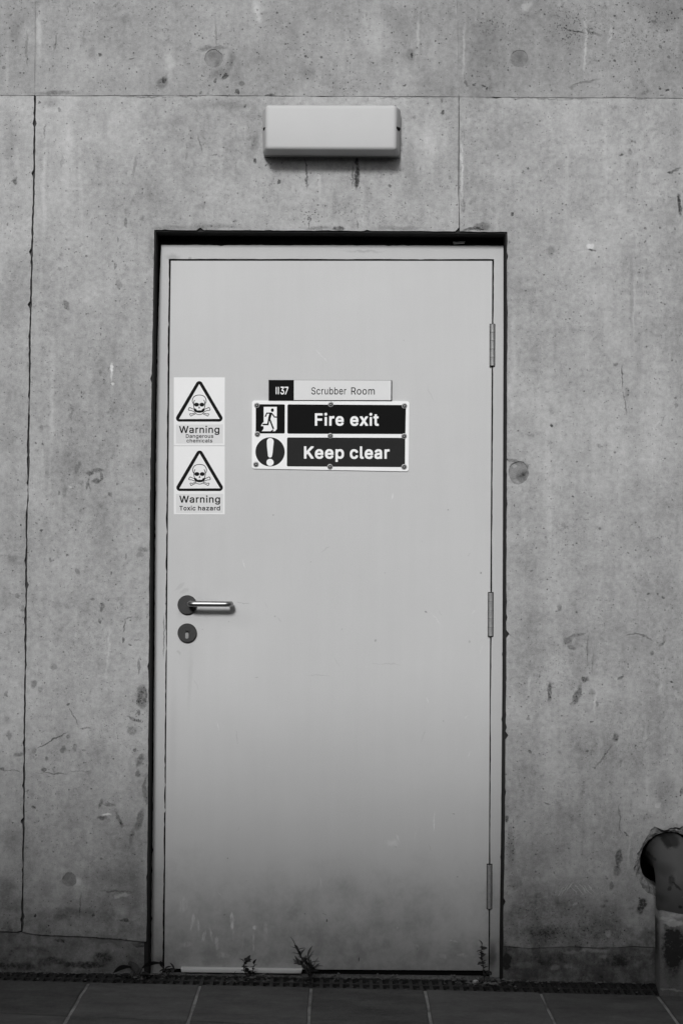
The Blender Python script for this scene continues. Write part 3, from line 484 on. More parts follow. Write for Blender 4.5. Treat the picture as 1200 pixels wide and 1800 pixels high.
MK_LOW_R = [(811,300,2.2,90,0,-.5,S),(940,173,50,1.6,1,.5),(1120,173,30,1.4,0,.5),(860,170,32,5,0,.45,S),(1010,172,32,3,0,.45,S),(812,238,3,18,0,.25),(804,330,3,14,0,.5),(812,362,4,15,0,.45),(900,378,4,3.6,0,.85),(845,400,16,7,0,.5),(830,404,20,3,0,.7),
 (1185,300,13,2.6,-20,.6),(1178,304,6,2,0,.5),(1193,360,3.5,20,0,.95),(1187,400,1.6,3,0,.7),(1090,271,4,2.2,0,.8),(1105,265,5,5,0,.4),(1134,426,2.6,2.6,0,.7),(1040,441,8,2.2,5,.8),(1037,433,8,6,0,-.6),
 (970,440,6,9,20,.35),(920,302,2,2,0,.8),(928,298,2,2,0,.8),(873,272,2,2,0,.7),(1108,520,4,110,0,.2,S),(1112,540,2,60,0,-.2,S),(1094,662,1.3,24,-5,.7),(1100,712,1.3,22,-9,.5),(1103,690,4,12,0,.3),(1082,641,5,4,-20,.55),
 (1032,653,2,2,0,.5),(968,748,3,3.6,0,.85),(970,722,6,10,0,.35,S),(1000,732,4,2,0,.35),(1186,714,4,4,0,.5),(1162,749,2,2,0,.6),(1166,738,1,9,20,.4),(1152,662,1.6,1.6,0,.7),(905,812,18,3,10,.5),(925,820,4,6,-20,.5),
 (1005,872,2,3,-30,.7),(1012,956,2.2,1.6,0,.8),(1103,971,2.2,1.6,0,.8),(1137,968,2,1.6,0,.8),(1052,784,6,2,20,.4),(1139,1045,3.6,1.6,0,.8),(1164,1050,4,2,40,.7),(982,1070,4,7,30,.5),(975,1076,3,3,0,.45),
 (1000,1125,7,9,40,.5),(1005,1138,8,4,10,.5),(1016,1115,14,3,-12,.42),(1115,1115,15,1.9,0,.5),(1135,1121,12,1.9,30,.5),(1165,1125,3,12,20,.35),(1160,1133,8,3,-40,.35),(1143,1148,5,4,0,.55),(1033,1140,1.6,28,5,.4),(1042,1165,2,22,5,.25),
 (1025,1195,5,6,30,.75),(1090,1190,6,2.6,-25,.65),(1180,1197,2.6,2.6,0,.85),(964,1218,5,20,8,.7),(1013,1222,6,21,12,.65),(1005,1239,6,2,0,.45),(1038,1215,6,9,0,.35,S),(1048,1235,2,5,-10,.45),(1082,1294,7,7,0,.65),(1060,1330,1.8,28,35,.45),
 (930,1321,2.6,2.6,0,.8),(928,1265,3,3,0,.35),(1030,1321,3,2,0,.75),(1038,1269,2.4,2,0,.6),(960,1412,7,1.5,15,.45),(1088,1440,1.3,30,-2,.5),(1098,1467,7,1.6,40,.65),(1086,1510,6,16,5,.7),(1083,1532,7,10,0,.55),(1075,1556,4,8,0,.45),
 (1126,1595,8,14,15,.7),(905,1551,14,14,0,.25),(891,1436,4,6,0,.8),(897,1490,9,44,0,.4,S),(985,1585,70,50,0,.3,S),(1000,1640,110,22,0,.35,S),(1060,1605,40,30,0,.25,S),(950,1500,60,45,0,.2,S),(930,1600,40,40,0,.3,S),(1115,1560,30,60,0,.25,S),
 (1105,1495,3,40,5,-.3,S),(1170,1400,25,45,0,.3,S),(1180,1460,20,16,0,.35,S),(1196,1390,3,8,20,.7),(1157,1415,6,5,0,-.35),(1010,1590,3,3,0,-.4),(1070,1640,7,6,0,-.4),(1180,250,30,80,0,.15,S),(1120,640,10,90,0,.15,S),
 (900,640,8,160,0,-.18,S),(1045,1235,3,30,0,-.3,S),(1160,1210,4,24,0,-.3,S),(930,1200,3,26,2,-.25,S)] + [(985 + i * 7.5, 1566 - (i % 3) * 2, 1.0, 11, 38 if i < 3 else -40, -.42) for i in range(8)]
CL_LOW_R = [(900,1490,16,60,0,.8,S),(1000,1640,120,40,0,.4,S),(980,1180,120,90,0,.25,S),(1100,1300,90,80,0,.3,S),(1140,1500,14,60,0,.6,S)]
MK_KICK_L = [(105,1654,10,4,0,.5),(60,1670,30,8,0,.3,S),(180,1685,22,9,0,.6),(90,1692,26,8,0,.45),(150,1697,40,6,0,.6),(190,1668,16,6,0,-.3),(30,1700,60,8,0,.45,S),(245,1660,14,5,0,.5)]
MK_KICK_R = [(960,1685,70,14,0,.3,S),(1040,1672,26,3,0,-.35),(1000,1672,16,3,0,-.3),(1060,1682,8,4,0,-.3),(975,1700,10,5,0,-.35),(1000,1698,8,5,0,-.3),(920,1697,14,6,0,-.25),(1085,1690,40,14,0,.5,S),(890,1690,8,14,0,.7)]

c_top_l = dict(name='concrete top left', marks=MK_TOP_L, base=.285, pore=.9, dirt=0)
c_top_m = dict(name='concrete top middle', marks=MK_TOP_M, base=.29, pore=.9, dirt=0)
c_top_r = dict(name='concrete top right', marks=MK_TOP_R, base=.275, pore=1.1, dirt=0, cluster=CL_TOP_R)
c_low_l = dict(name='concrete left', marks=MK_LOW_L, base=.345, pore=.12, dirt=1)
c_mid = dict(name='concrete middle', marks=MK_MID, base=.35, pore=.1, dirt=1, cluster=CL_MID)
c_low_r = dict(name='concrete right', marks=MK_LOW_R, base=.35, pore=.1, dirt=1.15, cluster=CL_LOW_R)
c_kick_l = concrete('concrete kicker left', MK_KICK_L, .28, .8, .8, 2.2)
c_kick_r = concrete('concrete kicker right', MK_KICK_R, .25, .8, 1.1, 2.2)
c_plain = concrete('concrete plain', [], .34, .6, 1)
c_joint = simple('joint dirt', .05, .95, var=.4, scale=60)
c_plug = concrete('tie hole mortar', [(916,838,10,11,20,.6,S),(921,832,5,7,0,.35),(905,822,6,4,-20,-.4),(908,846,5,3,0,-.25),(372,96,11,8,-10,.4,S),(382,108,6,7,0,.3,S),(912,100,12,8,0,.25,S),(118,1543,8,7,0,.3,S)], .215, .6, 0, 2.0)
c_broken = simple('broken concrete', .26, .95, var=1.3, scale=70, bump=.006, grain=.4)

rj = random.Random(11)
def jag(pts, amp=.5, step=9, chips=0.0, chip=4):
    """Follow a polyline of pixel spots in short steps with a slightly crumbled edge."""
    out = []; drift = 0
    for i in range(len(pts) - 1):
        a, b = Vector(pts[i]), Vector(pts[i + 1]); L = (b - a).length
        if L > 1500 or (max(abs(a.x - 600), abs(b.x - 600)) > 1300): n = 1
        else: n = max(1, int(L / step))
        nn = Vector((-(b - a).y, (b - a).x)).normalized()
        for k in range(n):
            drift = drift * .75 + rj.uniform(-1, 1) * amp * .6
            e = drift + rj.uniform(-1, 1) * amp * .35
            if rj.random() < chips: e += abs(rj.gauss(0, 1)) * chip * .7      # chip > 0 breaks away to the right-hand side of travel seen in the photo's down-pointing y
            if k == 0: e = 0
            out.append(tuple(a + (b - a) * (k / n) + nn * e))
    return out

def off(pts, d): return [(p[0] + d, p[1]) for p in pts]
def offy(pts, d): return [(p[0], p[1] + d) for p in pts]
LJ = [(62,168),(61,260),(59.5,330),(58.5,365),(57,430),(54,560),(52,690),(50.5,800),(49.5,880),(47,930),(46.5,1010),(46,1100),(44.5,1200),(43.5,1300),(42.5,1400),(41.5,1480),(40.5,1560),(39.5,1636)]
LJT = [(64,-1000),(62.5,0),(62,168)]
RJT = [(800,-1000),(803,0),(806,170.5)]
RJ = [(806,170.5),(806,260),(805.5,330),(807,406)]
HJ = [(62,168),(180,168.3),(330,168),(480,169),(640,169.5),(806,170.5)]
HJR = [(806,170.5),(900,171),(1010,172),(1100,172),(1200,173),(1550,175)]
HJL = [(-682,166),(0,167.3),(62,168)]
KL = [(-682,1634),(0,1637.5),(40,1639),(60,1643),(90,1645.5),(140,1646.5),(200,1651),(230,1654),(257,1656.5)]
KR = [(884,1664),(930,1667),(1000,1664),(1060,1667),(1120,1664),(1200,1668),(1550,1672)]
OL = [(271.5,404),(268,600),(265.5,760),(263.5,900),(261.5,1200),(259,1500),(257,1656.5)]
OR = [(891,407.5),(891,600),(890,900),(889,1200),(887,1450),(884,1664)]
OT = [(271.5,404),(420,404.5),(560,405),(700,406),(806,406.4)]
rev = lambda L: L[::-1]

wall = thing('concrete_wall', (W(600, 900)[0], .125, 0), 'board-marked grey concrete wall with formwork joints and tie holes around the door', 'wall')
def panel(px_loop, mat, holes=(), y=0.0, back=.25):
    o = flat('concrete_panel', [[W(*p) for p in px_loop]] + [[W(*p) for p in h] for h in holes], y, back - y, None if isinstance(mat, dict) else mat, wall)
    return concrete_cells(o, **mat) if isinstance(mat, dict) else o
def circ(cx, cy, r, amp=.06, n=22, seed=1):
    q = random.Random(seed); return [(cx + r * (1 + q.uniform(-amp, amp)) * math.cos(2 * math.pi * k / n), cy + r * (1 + q.uniform(-amp, amp)) * math.sin(2 * math.pi * k / n)) for k in range(n)]

YT = -1000
g1, g2 = .55, 1.55
h_top_m = [circ(376, 103, 16, .07, seed=3)]
h_top_r = [circ(912, 103, 15.5, .03, seed=4)]
h_mid = [circ(122, 1547, 12.5, .12, seed=5)]
SPALL = jag([(895,820),(899,815),(907,812),(916,811),(922,815),(927,823),(929,832),(926,841),(920,848),(911,852),(903,850),(897,843),(893.5,832),(895,820)], 1.0, 3, .1, 2)
h_low_r = [SPALL]
# top row
panel([(-3000, YT), (-683.5, YT), (-683.5, 165), (-3000, 160)], c_plain)
panel([(-680.5, YT)] + off(LJT[:1], -.4) + jag(off(LJT, -.25)[:], .25) + [(61.4, 167.3)] + rev(jag(offy(HJL, -.6), .35))[:-1] + [(-680.5, 165)], c_top_l)
panel(jag(off(RJT, -.12), .2) + [(805.4, 169.7)] + rev(jag(offy(HJ, -.45), .45, chips=.02, chip=-3)) + rev(jag(off(LJT, .25), .25)), c_top_m, h_top_m)
panel(jag(offy(HJR, -.45), .45, chips=.02, chip=-3) + [(1548.5, 174), (1548.5, YT)] + jag(off(RJT, .12), .2) , c_top_r, h_top_r)
panel([(1551.5, YT), (4200, YT), (4200, 180), (1551.5, 175)], c_plain)
# main row
panel([(-3000, 163), (-683.5, 167), (-683.5, 1632), (-3000, 1625)], c_plain)
panel([(-680.5, 167)] + jag(offy(HJL, .6), .3)[1:] + [(61, 168.8)] + jag(off(LJ, -g2), 1.1, 6, .08, 3) + [(37.8, 1636)] + rev(jag(offy(KL[:3], -.5), .5)) , c_low_l)
panel(jag(offy(HJ, .45), .45, chips=.03, chip=3) + jag(off(RJ, -.7), .3, 6) + rev(jag(OT, .5, 6, .06, -3)) + jag(OL, .5, 7, .03, 2.5) + [(257, 1655)]
      + rev(jag(offy(KL[2:], -1.0), .5, 6, .05, -2)) + rev(jag(off(LJ, g2), .9, 6, .05, -2.5)), c_mid, h_mid)
HOLE = [(1127 + 4, 1490), (1122, 1508), (1118, 1530), (1126, 1545), (1131, 1558), (1140, 1566), (1152, 1572), (1178, 1577), (1205, 1573), (1226, 1560), (1237, 1540), (1241, 1515), (1236, 1490), (1224, 1470), (1206, 1459), (1196, 1457), (1180, 1459), (1166, 1463), (1152, 1457), (1146, 1461), (1139, 1474)]
HOLE = [(1179 + (p_[0] - 1179) * 1.07, 1516 + (p_[1] - 1516) * 1.07) for p_ in HOLE]
hole_px = jag(HOLE + HOLE[:1], 2.2, 3.5, .2, 3)
panel(rev(jag(off(RJ, .7), .3, 6)) + jag(offy(HJR, .5), .45, chips=.02, chip=3) + [(1548.5, 176), (1548.5, 1671)] + rev(jag(offy(KR, -.6), .9, 6)) + rev(jag(OR, .5, 7, .04, -2.5)) + rev(jag([(807.7, 406.5), (850, 407), (891, 407.5)], .5, 6, .08, -3)),
      c_low_r, h_low_r + [hole_px])
panel([(1551.5, 176), (4200, 181), (4200, 1690), (1551.5, 1672)], c_plain)
# kicker cast with the base slab, slightly set back
panel([(-3000, 1627), (-680, 1635)] + jag(offy(KL, .6), .5, 6)[1:] + [(257, 1657), (256.5, 1725), (-680, 1715), (-3000, 1700)], c_kick_l, y=.007)
panel(jag(offy(KR, .6), .7, 6) + [(1550, 1673), (4200, 1691), (4200, 1800), (884, 1735)], c_kick_r, y=.003)
# dirt lying deep in the joints
m = MB()
for A in (LJ, RJ, LJT, RJT):
    for p, q in zip(A, A[1:]): m.quadprism([(p[0] - 6, p[1]), (p[0] + 6, p[1]), (q[0] + 6, q[1]), (q[0] - 6, q[1])], .009, .02)
for A in (HJ, HJR, HJL):
    for p, q in zip(A, A[1:]): m.quadprism([(p[0], p[1] - 6), (q[0], q[1] - 6), (q[0], q[1] + 6), (p[0], p[1] + 6)], .0105, .022)
m.quadprism([(-3000, 1627), (-680, 1635), (-680, 1645), (-3000, 1637)], .012, .02)
m.build('joint_filler', c_joint, wall)
# closing mass behind the panels, so that no daylight comes through joints, hole or door
MB().box(-5.6, 5.6, .262, .45, -.3, 4.9).build('backing_wall', c_joint, wall)
# mortar plugs in the tie holes
for nm, L, d in (('tie_hole_plug', circ(376, 103, 16.5, .05, seed=3), .0022), ('tie_hole_plug', circ(912, 103, 16.2, .03, seed=4), .0016), ('tie_hole_plug', circ(122, 1547, 13.1, .1, seed=5), .002),
                 ('tie_hole_plug', [(911 + (p_[0] - 911) * 1.05, 831 + (p_[1] - 831) * 1.05) for p_ in SPALL], .0035)):
    flat(nm, [[W(*p) for p in L]], d, .03, c_plug, wall)
# crumbled edge round the pipe hole
q = random.Random(5); rings = []
cx, cy = 1179, 1516
for k in range(64):
    a = 2 * math.pi * k / 64; ca, sa = math.cos(a), math.sin(a); row = []
    for j, (r, y) in enumerate(((84, .009), (71, .0065), (64, .0075), (58, .010), (53, .018), (51.5, .10))):
        jr = q.uniform(-2, 2) if j < 4 else q.uniform(-.5, .5)
        x, z = W(cx + (r + jr) * ca, cy + (r + jr) * sa * .98); row.append((x, y + (q.uniform(-.0045, .0045) if 0 < j < 4 else 0), z))
    rings.append(row)
m = MB(); vs = [v for r_ in rings for v in r_]; fs = []
for k in range(64):
    for j in range(5): a, b = k * 6 + j, ((k + 1) % 64) * 6 + j; fs.append((a, b, b + 1, a + 1))
m.add(vs, fs); m.build('broken_edge', c_broken, wall)

# ------------------------------------------------------------------ door
DOORX = W(575, 900)[0]
door = thing('fire_door', (DOORX, REC, gz(DOORX)), 'pale grey painted steel door with lever handle in the concrete wall', 'door')
SM = [(335,1630,3,16,8,-.5),(345,1640,2.5,14,-5,-.5),(355,1655,3,12,12,-.55),(367,1650,2,16,-10,-.5),(378,1668,4,12,0,-.4),(405,1628,4,16,-6,-.8),(408,1655,2,9,0,-.4),(446,1641,4,5,20,-.7),(443,1668,1.6,18,0,-.6),(424,1662,1.5,14,0,-.3),(465,1648,4,20,0,-.25),
      (325,1670,8,6,0,-.35),(318,1600,8,14,10,-.2),(390,1690,12,5,0,-.3),(800,1665,8,2,5,-.4),(815,1690,10,3,0,-.4),(780,1692,9,4,0,-.25),(735,1672,8,1.3,-10,-.3),(700,1640,1.5,1.5,0,-.7),(765,1450,1.2,18,4,-.35),(690,1490,14,8,0,-.2,S),(700,1480,2,8,-30,-.25),
      (574,1627,1.6,3,0,.8),(570,1617,4,1,20,.4),(632,1697,1.2,4,0,.7),(535,1615,2,1,0,.4),(330,1200,5,60,2,.07,S),(312,1032,12,3,-35,.10),(425,1061,14,.8,4,.25),(750,1077,1.8,2.4,0,.5),(560,1190,20,1,2,.15),(680,1170,30,1,1,.12),(449,1193,3,1,0,.3),(310,1150,5,2,30,.15),(600,1560,90,60,0,.05,S)]
qd = random.Random(17)
SM += [(345,1066,40,34,0,.07,S),(326,1150,20,60,0,.04,S),(320,1040,10,4,-30,.10),(312,1070,6,22,0,.10,S),(420,1090,40,20,0,.03,S),(300,1300,8,120,0,.05,S)]
for k_ in range(46):
    py_ = 480 + 1210 * qd.random() ** .6; px_r = qd.uniform(310, 850)
    if qd.random() < .5: SM.append((px_r, py_, qd.uniform(.9, 1.8), qd.uniform(.9, 2.2), 0, qd.uniform(.15, .5)))
    else: SM.append((px_r, py_, qd.uniform(.8, 1.2), qd.uniform(4, 16), qd.uniform(-50, 50), qd.choice((-.22, -.15, .10, .14))))
SM = [q_[:5] + ((q_[5] * 1.7 if q_[5] < 0 else q_[5]),) + q_[6:] for q_ in SM]
p_door = paint('door paint', .54, SM, .42)
p_frame = paint('frame paint', .49, [(300,445,16,8,0,.25,S),(420,450,60,5,0,.15,S),(640,434,40,3,0,.2,S),(330,447,3,4,0,.3),(284,1120,1.4,40,0,.5),(290,1060,2.6,60,0,.8),(289,1240,1.5,60,0,.5),(286,1640,2,50,0,.5),(868,1690,10,30,0,.6,S),(276,1700,10,14,0,.4,S)], .35)
k_black = simple('black sealant and gap shade', .010, .9, var=.4, scale=40, spec=.08)  # sealant of the packing; also painted-in dark for the gaps
k_reveal = simple('dark reveal coating', .030, .85, var=.4, scale=25, bump=.001, spec=.04)
steel = simple('satin steel', .32, .36, 1.0, var=.12, scale=40)
steel_d = simple('tarnished steel', .05, .5, .55, spec=.3, var=.25, scale=50)
washer_m = simple('zinc washer', .30, .4, .3, var=.2, scale=60)
zinc = simple('painted hinge steel', .33, .5, .3, var=.5, scale=70)

FO = [(283.5,430.5),(886,432),(886,600),(884.5,900),(882.5,1200),(880,1450),(878,1740),(264.5,1735),(268,1500),(271,1200),(273.5,900),(277,600)]
FI = [(297,455),(867.5,455.5),(866.8,600),(864.6,900),(862.6,1200),(861.4,1450),(860.4,1729),(285,1726),(288.2,1500),(290.6,1200),(292.6,900),(295.3,600)]
LE = [(300.6,458.4),(864.4,458.6),(863.8,600),(862.0,900),(860.2,1200),(859.0,1450),(857.8,1706),(289.2,1702.5),(290.8,1500),(293.2,1200),(295.6,900),(298.8,600)]
def Wl(L, y): return [W(p[0], p[1], y) for p in L]
rj = random.Random(21)
FIj = jag(FI[-1:] + FI[:1], .5, 6, .05, 1.2) + jag(FI[:2], .3, 8, .06, 1.5) + jag(FI[1:7], .4, 7, .04, 1.0) + jag(FI[6:8], .3, 30) + jag(FI[7:11], .7, 5, .12, 1.6)[:] + jag(FI[10:12], .5, 6, .05, 1.2)
FOj = jag(FO[-1:] + FO[:2], .45, 7, .05, 1.5) + jag(FO[1:7], .35, 7, .03, 1.5) + jag(FO[6:8], .3, 30) + jag(FO[7:12], .5, 6, .05, 2)
frame = flat('door_frame', [Wl(FOj, REC), Wl(FIj, REC)], REC, .09, p_frame, door)
flat('rebate_gap_shade', [[(x + (-.004 if x < DOORX else .004), z + (.004 if z > 1 else -.03)) for x, z in Wl(FI, REC + .0065)], [(x + (.004 if x < DOORX else -.004), z + (-.004 if z > 1 else -.02)) for x, z in Wl(LE, REC + .0065)]], REC + .0065, .01, k_black, door)  # black ring painting the shade in the gap round the leaf
leaf = flat('door_leaf', [Wl(LE, REC + .004)], REC + .004, .045, p_door, door)
# black packing between concrete and frame, lining the reveals
OPEN = OT[:-1] + [(891, 407.5)] + OR[1:] + [(883.5, 1800), (256.5, 1800)] + rev(OL)[:-1]
def inset(L, d, y):
    q = [W(p[0], p[1]) for p in L]; cx_ = sum(p[0] for p in q) / len(q)
    zt = max(p[1] for p in q)
    return [(x + (d if x < DOORX - .3 else -d if x > DOORX + .3 else 0), z - (d if z > zt - .03 else 0)) for x, z in q]
flat('reveal_lining', [inset(OPEN, -.006, 0), inset(OPEN, .0045, 0)], .006, .12, k_reveal, door)
FOin = [(290,437),(880,438),(878,600),(877,900),(875,1200),(873,1450),(871,1722),(272,1712),(275,1500),(278,1200),(280,900),(284,600)]
flat('frame_packing', [inset(OPEN, -.003, 0), Wl(FOin, REC + .008)], REC + .008, .06, k_black, door)
# scraps of mastic showing on the packing
for x0, y0, x1, y1 in ((796,424,817,428.5),(886.5,452,891,471),(886,800,889,830)):
    MB().quadprism([(x0, y0 + 1), (x1, y0), (x1 - 1, y1), (x0 + 1, y1 + .6)], REC + .003, REC + .012).build('mastic_scrap', zinc, door)
# sill, strip under the leaf, black bars painting the dark void beside it
xa, za = W(256, 1710.5, REC); xb, zb_ = W(886, 1718, REC)
MB().hexa([(xa, .012, za - .06), (xb, .012, zb_ - .06), (xb, .26, zb_ - .06), (xa, .26, za - .06), (xa, .012, za), (xb, .012, zb_), (xb, .26, zb_), (xa, .26, za)]).build('door_sill', c_kick_l, door)
white = simple('white strip', .86, .5, var=.08, scale=20)
MB().quadprism([(317.5, 1702.2), (531, 1705.2), (529, 1711.5), (319.5, 1709.2)], REC - .014, REC + .03).build('threshold_strip', white, door, bevel=.0015)
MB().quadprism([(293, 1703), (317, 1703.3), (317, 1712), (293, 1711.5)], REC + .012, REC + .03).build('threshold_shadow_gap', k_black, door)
MB().quadprism([(531, 1705.5), (857, 1708), (857, 1718), (531, 1714.5)], REC + .014, REC + .03).build('threshold_void_shade', k_black, door)
# hinges
for hx, y0, y1 in ((864.8, 570, 643), (861.8, 1042, 1118), (859.6, 1520, 1597)):
    xt, zt = W(hx + .3, y0, REC - .004); xb, zb = W(hx - .3, y1, REC - .004)
    h = bpy.data.objects.new('hinge', None); C.objects.link(h); h.parent = door; h.location = Vector(((xt + xb) / 2, REC - .004, zb)) - door.location; h.empty_display_size = .03
    n = 5; me = None; hh = (zt - zb) / n
    for k in range(n):
        if me is None:
            b_ = MB().tube([(0, 0, 0), (0, 0, .0008), (0, 0, hh - .0012), (0, 0, hh - .0004)], [.0052, .0062, .0062, .0052], 16); me = b_.mesh('knuckle', smooth=True)
        link('knuckle', me, zinc, h, (0, 0, k * hh))
    MB().box(xb - .0074, xb + .0088, REC - .0008, REC + .001, zb - .002, zt + .002).build('hinge_shadow_gap', k_black, h)  # black strip standing in for the dark lines beside the knuckles
    MB().tube([(xb, REC - .004, zb - .001), (xb, REC - .004, zt + .001)], .0035, 8).build('hinge_pin', steel_d, h)
# lever handle
YL = REC + .004
hb = bpy.data.objects.new('lever_handle', None); C.objects.link(hb); hb.parent = door; hb.empty_display_size = .03
rx_, rz_ = W(329.5, 1063, YL); hb.location = Vector((rx_, YL, rz_)) - door.location
RR = 17 * PX
MB().lathe(rx_, rz_, [(RR * .99, YL), (RR, YL - .002), (RR, YL - .0075), (RR - .0015, YL - .009), (.006, YL - .009)], 40).build('rose', steel_d, hb, smooth=True)
yl = YL - .047
x0_, z0_ = W(333, 1061.5, yl); x1_, _ = W(404.5, 1061, yl)
rc = .013; pts = [(x0_, YL - .008, z0_), (x0_, yl + rc * 1.3, z0_)]
for k in range(1, 7): a = R(90 * k / 6); pts.append((x0_ + rc * (1 - math.cos(a)), yl + rc * (1 - math.sin(a)) * 1.0, z0_))
pts.append((x1_ - rc - .02, yl, z0_))
for k in range(0, 7): a = R(90 * k / 6); pts.append((x1_ - rc + rc * math.sin(a), yl + rc * (1 - math.cos(a)), z0_))
pts += [(x1_, yl + .028, z0_), (x1_, yl + .029, z0_)]
MB().tube(pts, [.0080] * (len(pts) - 1) + [.0068], 18).build('lever', steel, hb, smooth=True)
lb = bpy.data.objects.new('lock_escutcheon', None); C.objects.link(lb); lb.parent = door; lb.empty_display_size = .03
ex_, ez_ = W(329.5, 1112.5, YL); lb.location = Vector((ex_, YL, ez_)) - door.location
MB().lathe(ex_, ez_, [(RR * .99, YL), (RR, YL - .002), (RR, YL - .0065), (RR - .0015, YL - .008), (.004, YL - .008)], 40).build('rose', steel_d, lb, smooth=True)
kx, kz = W(329.3, 1108, YL - .008); kx2, kz2 = W(328.8, 1119, YL - .008)
MB().lathe(kx, kz, [(.0072, YL - .0075), (.0072, YL - .0095), (.0066, YL - .0103), (.0012, YL - .0103)], 24).build('cylinder_plug', steel_d, lb, smooth=True)
flat('cylinder_body', [rrect(kx2 - .0046, kz2 - .006, kx2 + .0046, kz - .0062, .0042)], YL - .0098, .003, washer_m, lb)
flat('keyway', [[(kx - .0048, kz - .001), (kx + .0048, kz - .001), (kx + .0035, kz - .0042), (kx - .0035, kz - .0042)]], YL - .0106, .0006, k_black, lb)

# ------------------------------------------------------------------ signs and stickers on the door
ink = simple('black print', .010, .6, var=.1, spec=.04)
vinyl = simple('white vinyl', .79, .55, var=.04, scale=14, spec=.3)
vinyl_y = simple('pale tinted vinyl', .67, .55, var=.05, scale=14, spec=.3)
blue = simple('dark grey print', .022, .6, spec=.06, var=.12, scale=30)
sgreen = simple('near black print', .007, .6, spec=.04, var=.12, scale=30)
alu = simple('brushed plate', .68, .55, .0, spec=.3, var=.05, scale=20)
face_w = simple('white sign face', .86, .5, spec=.3, var=.04, scale=14)

def sticker(dy, dyt, label, words_):
    y0 = YL - .0004
    cx_, cz_ = W(350.5, 783 + dy, y0)
    t = thing('warning_sticker', (cx_, y0, cz_), label, 'sticker', 'warning stickers on the door')
    conv = lambda a, b, y=y0: W(a, b, y)
    S12 = lambda u, v: W(300 + u / 12 + (.6 if dy else 0), 660 + v / 12 + dyt, y0)
    flat('backing', [[W(305.8, 663.2 + dy, y0), W(395.2, 663.3 + dy, y0), W(395.2, 783.0 + dy, y0), W(305.8, 783.0 + dy, y0)]], y0, .0003, vinyl, t)
    flat('text_field', [[W(309.5, 746.2 + dyt, y0), W(392, 746 + dyt, y0), W(392, 779.4 + dyt, y0), W(309.5, 779.6 + dyt, y0)]], y0 - .00012, .0001, vinyl_y, t)
    tri_o = rpoly([(605, 48), (1150, 974), (60, 974)], 66); tri_i = [(605, 180), (1036, 916), (178, 920)]
    flat('warning_triangle', [[S12(*p) for p in tri_o], [S12(*p) for p in tri_i]], y0 - .0002, .0002, ink, t)
    k = [0]
    def part(name, loops):
        k[0] += 1; return [[S12(*p) for p in L] for L in loops]
    mir = lambda L: [(1210 - x, y) for x, y in L]
    sets = []
    sets.append(stroke([(486,606),(462,560),(458,530),(468,484),(494,446),(535,422),(575,414),(605,412),(635,414),(675,422),(716,446),(742,484),(752,530),(748,560),(724,606)], 14))
    sets.append(stroke([(508,516),(494,550),(488,585),(484,625),(492,660),(496,692)], 15)); sets.append(mir(sets[-1][0]) and [mir(sets[-1][0])])
    sets.append([ell(548, 615, 54, 41, 24)]); sets.append([ell(661, 615, 52, 41, 24)])
    sets.append([[(605,642),(622,690),(612,697),(605,688),(598,697),(586,690)]])
    sets.append([[(488,676),(515,696),(540,708),(556,734),(580,738),(605,734),(630,738),(654,734),(670,708),(695,696),(722,676),(716,745),(690,772),(640,785),(605,788),(570,785),(520,772),(494,745)]])
    sets.append(stroke([(510,770),(528,800),(562,820),(605,827),(648,820),(682,800),(700,770)], 13))
    b1 = stroke([(494,712),(440,693),(412,676),(388,682),(390,702),(376,712),(382,734),(412,738),(440,738),(500,765)], 13)
    b2 = stroke([(512,792),(450,812),(418,804),(402,816),(412,832),(418,852),(436,856),(462,838),(524,812)], 13)
    sets += [b1, [mir(b1[0])], b2, [mir(b2[0])]]
    root = None
    for i, L in enumerate(sets):
        o = flat('skull_and_crossbones', [[S12(*p) for p in q_] for q_ in L], y0 - .0002 - .00001 * i, .0002, ink, t if root is None else t)
        if root is None: root = o
        else:
            o2 = o; bmj.append((root, o2))
    for text, x0, x1, yt, yb, bold in words_:
        flat('lettering', word(text, x0, x1, yt, yb, 509, lambda a, b: W(a, b, y0), 8, bold), y0 - .0003, .0002, ink, t)
bmj = []
sticker(0, 0, 'upper white sticker with skull triangle and the words Warning Dangerous chemicals', [('Warning', 315, 385.8, 748.8, 761.2, 16), ('Dangerous', 327, 375.2, 763.3, 769.7, 14), ('chemicals', 328.2, 373.4, 771.4, 777.8, 14)])
sticker(121, 122, 'lower white sticker with skull triangle and the words Warning Toxic hazard', [('Warning', 315.5, 387, 871.2, 883.7, 16), ('Toxic', 315.6, 344.0, 889.2, 897.3, 20), ('hazard', 348.4, 387, 889.2, 897.3, 20)])
def join(pairs):
    roots = {}
    for a, b in pairs: roots.setdefault(a, []).append(b)
    import bmesh
    for a, L in roots.items():
        bm = bmesh.new(); bm.from_mesh(a.data)
        for b in L: bm.from_mesh(b.data)
        bm.to_mesh(a.data); bm.free()
        for b in L: bpy.data.objects.remove(b)
join(bmj)

# fire exit sign
ys = YL - .0035
sx, sz = W(581, 826, ys)
fs_ = thing('fire_exit_sign', (sx, ys, sz), 'white edged door sign reading Fire exit and Keep clear with running figure and exclamation mark', 'sign')
U = lambda u, v, y=ys: W(430 + u / 3.871, 650 + v / 3.868, y)
flat('sign_plate', [[U(*p) for p in rpoly([(51, 209), (1119, 214), (1114, 691), (49, 672)], 14)]], ys, .003, face_w, fs_)
flat('exit_panel', [[U(*p) for p in rpoly([(76, 234), (273.5, 235), (272.5, 433.5), (75.5, 433)], 7)]], ys - .0002, .0002, sgreen, fs_)
flat('text_panel', [[U(*p) for p in rpoly([(291, 235), (1096, 240), (1092, 437), (290, 434.5)], 8)]], ys - .0002, .0002, sgreen, fs_)
flat('text_panel', [[U(*p) for p in rpoly([(288.5, 460), (1091, 463), (1089, 662), (287, 657)], 8)]], ys - .0002, .0002, blue, fs_)
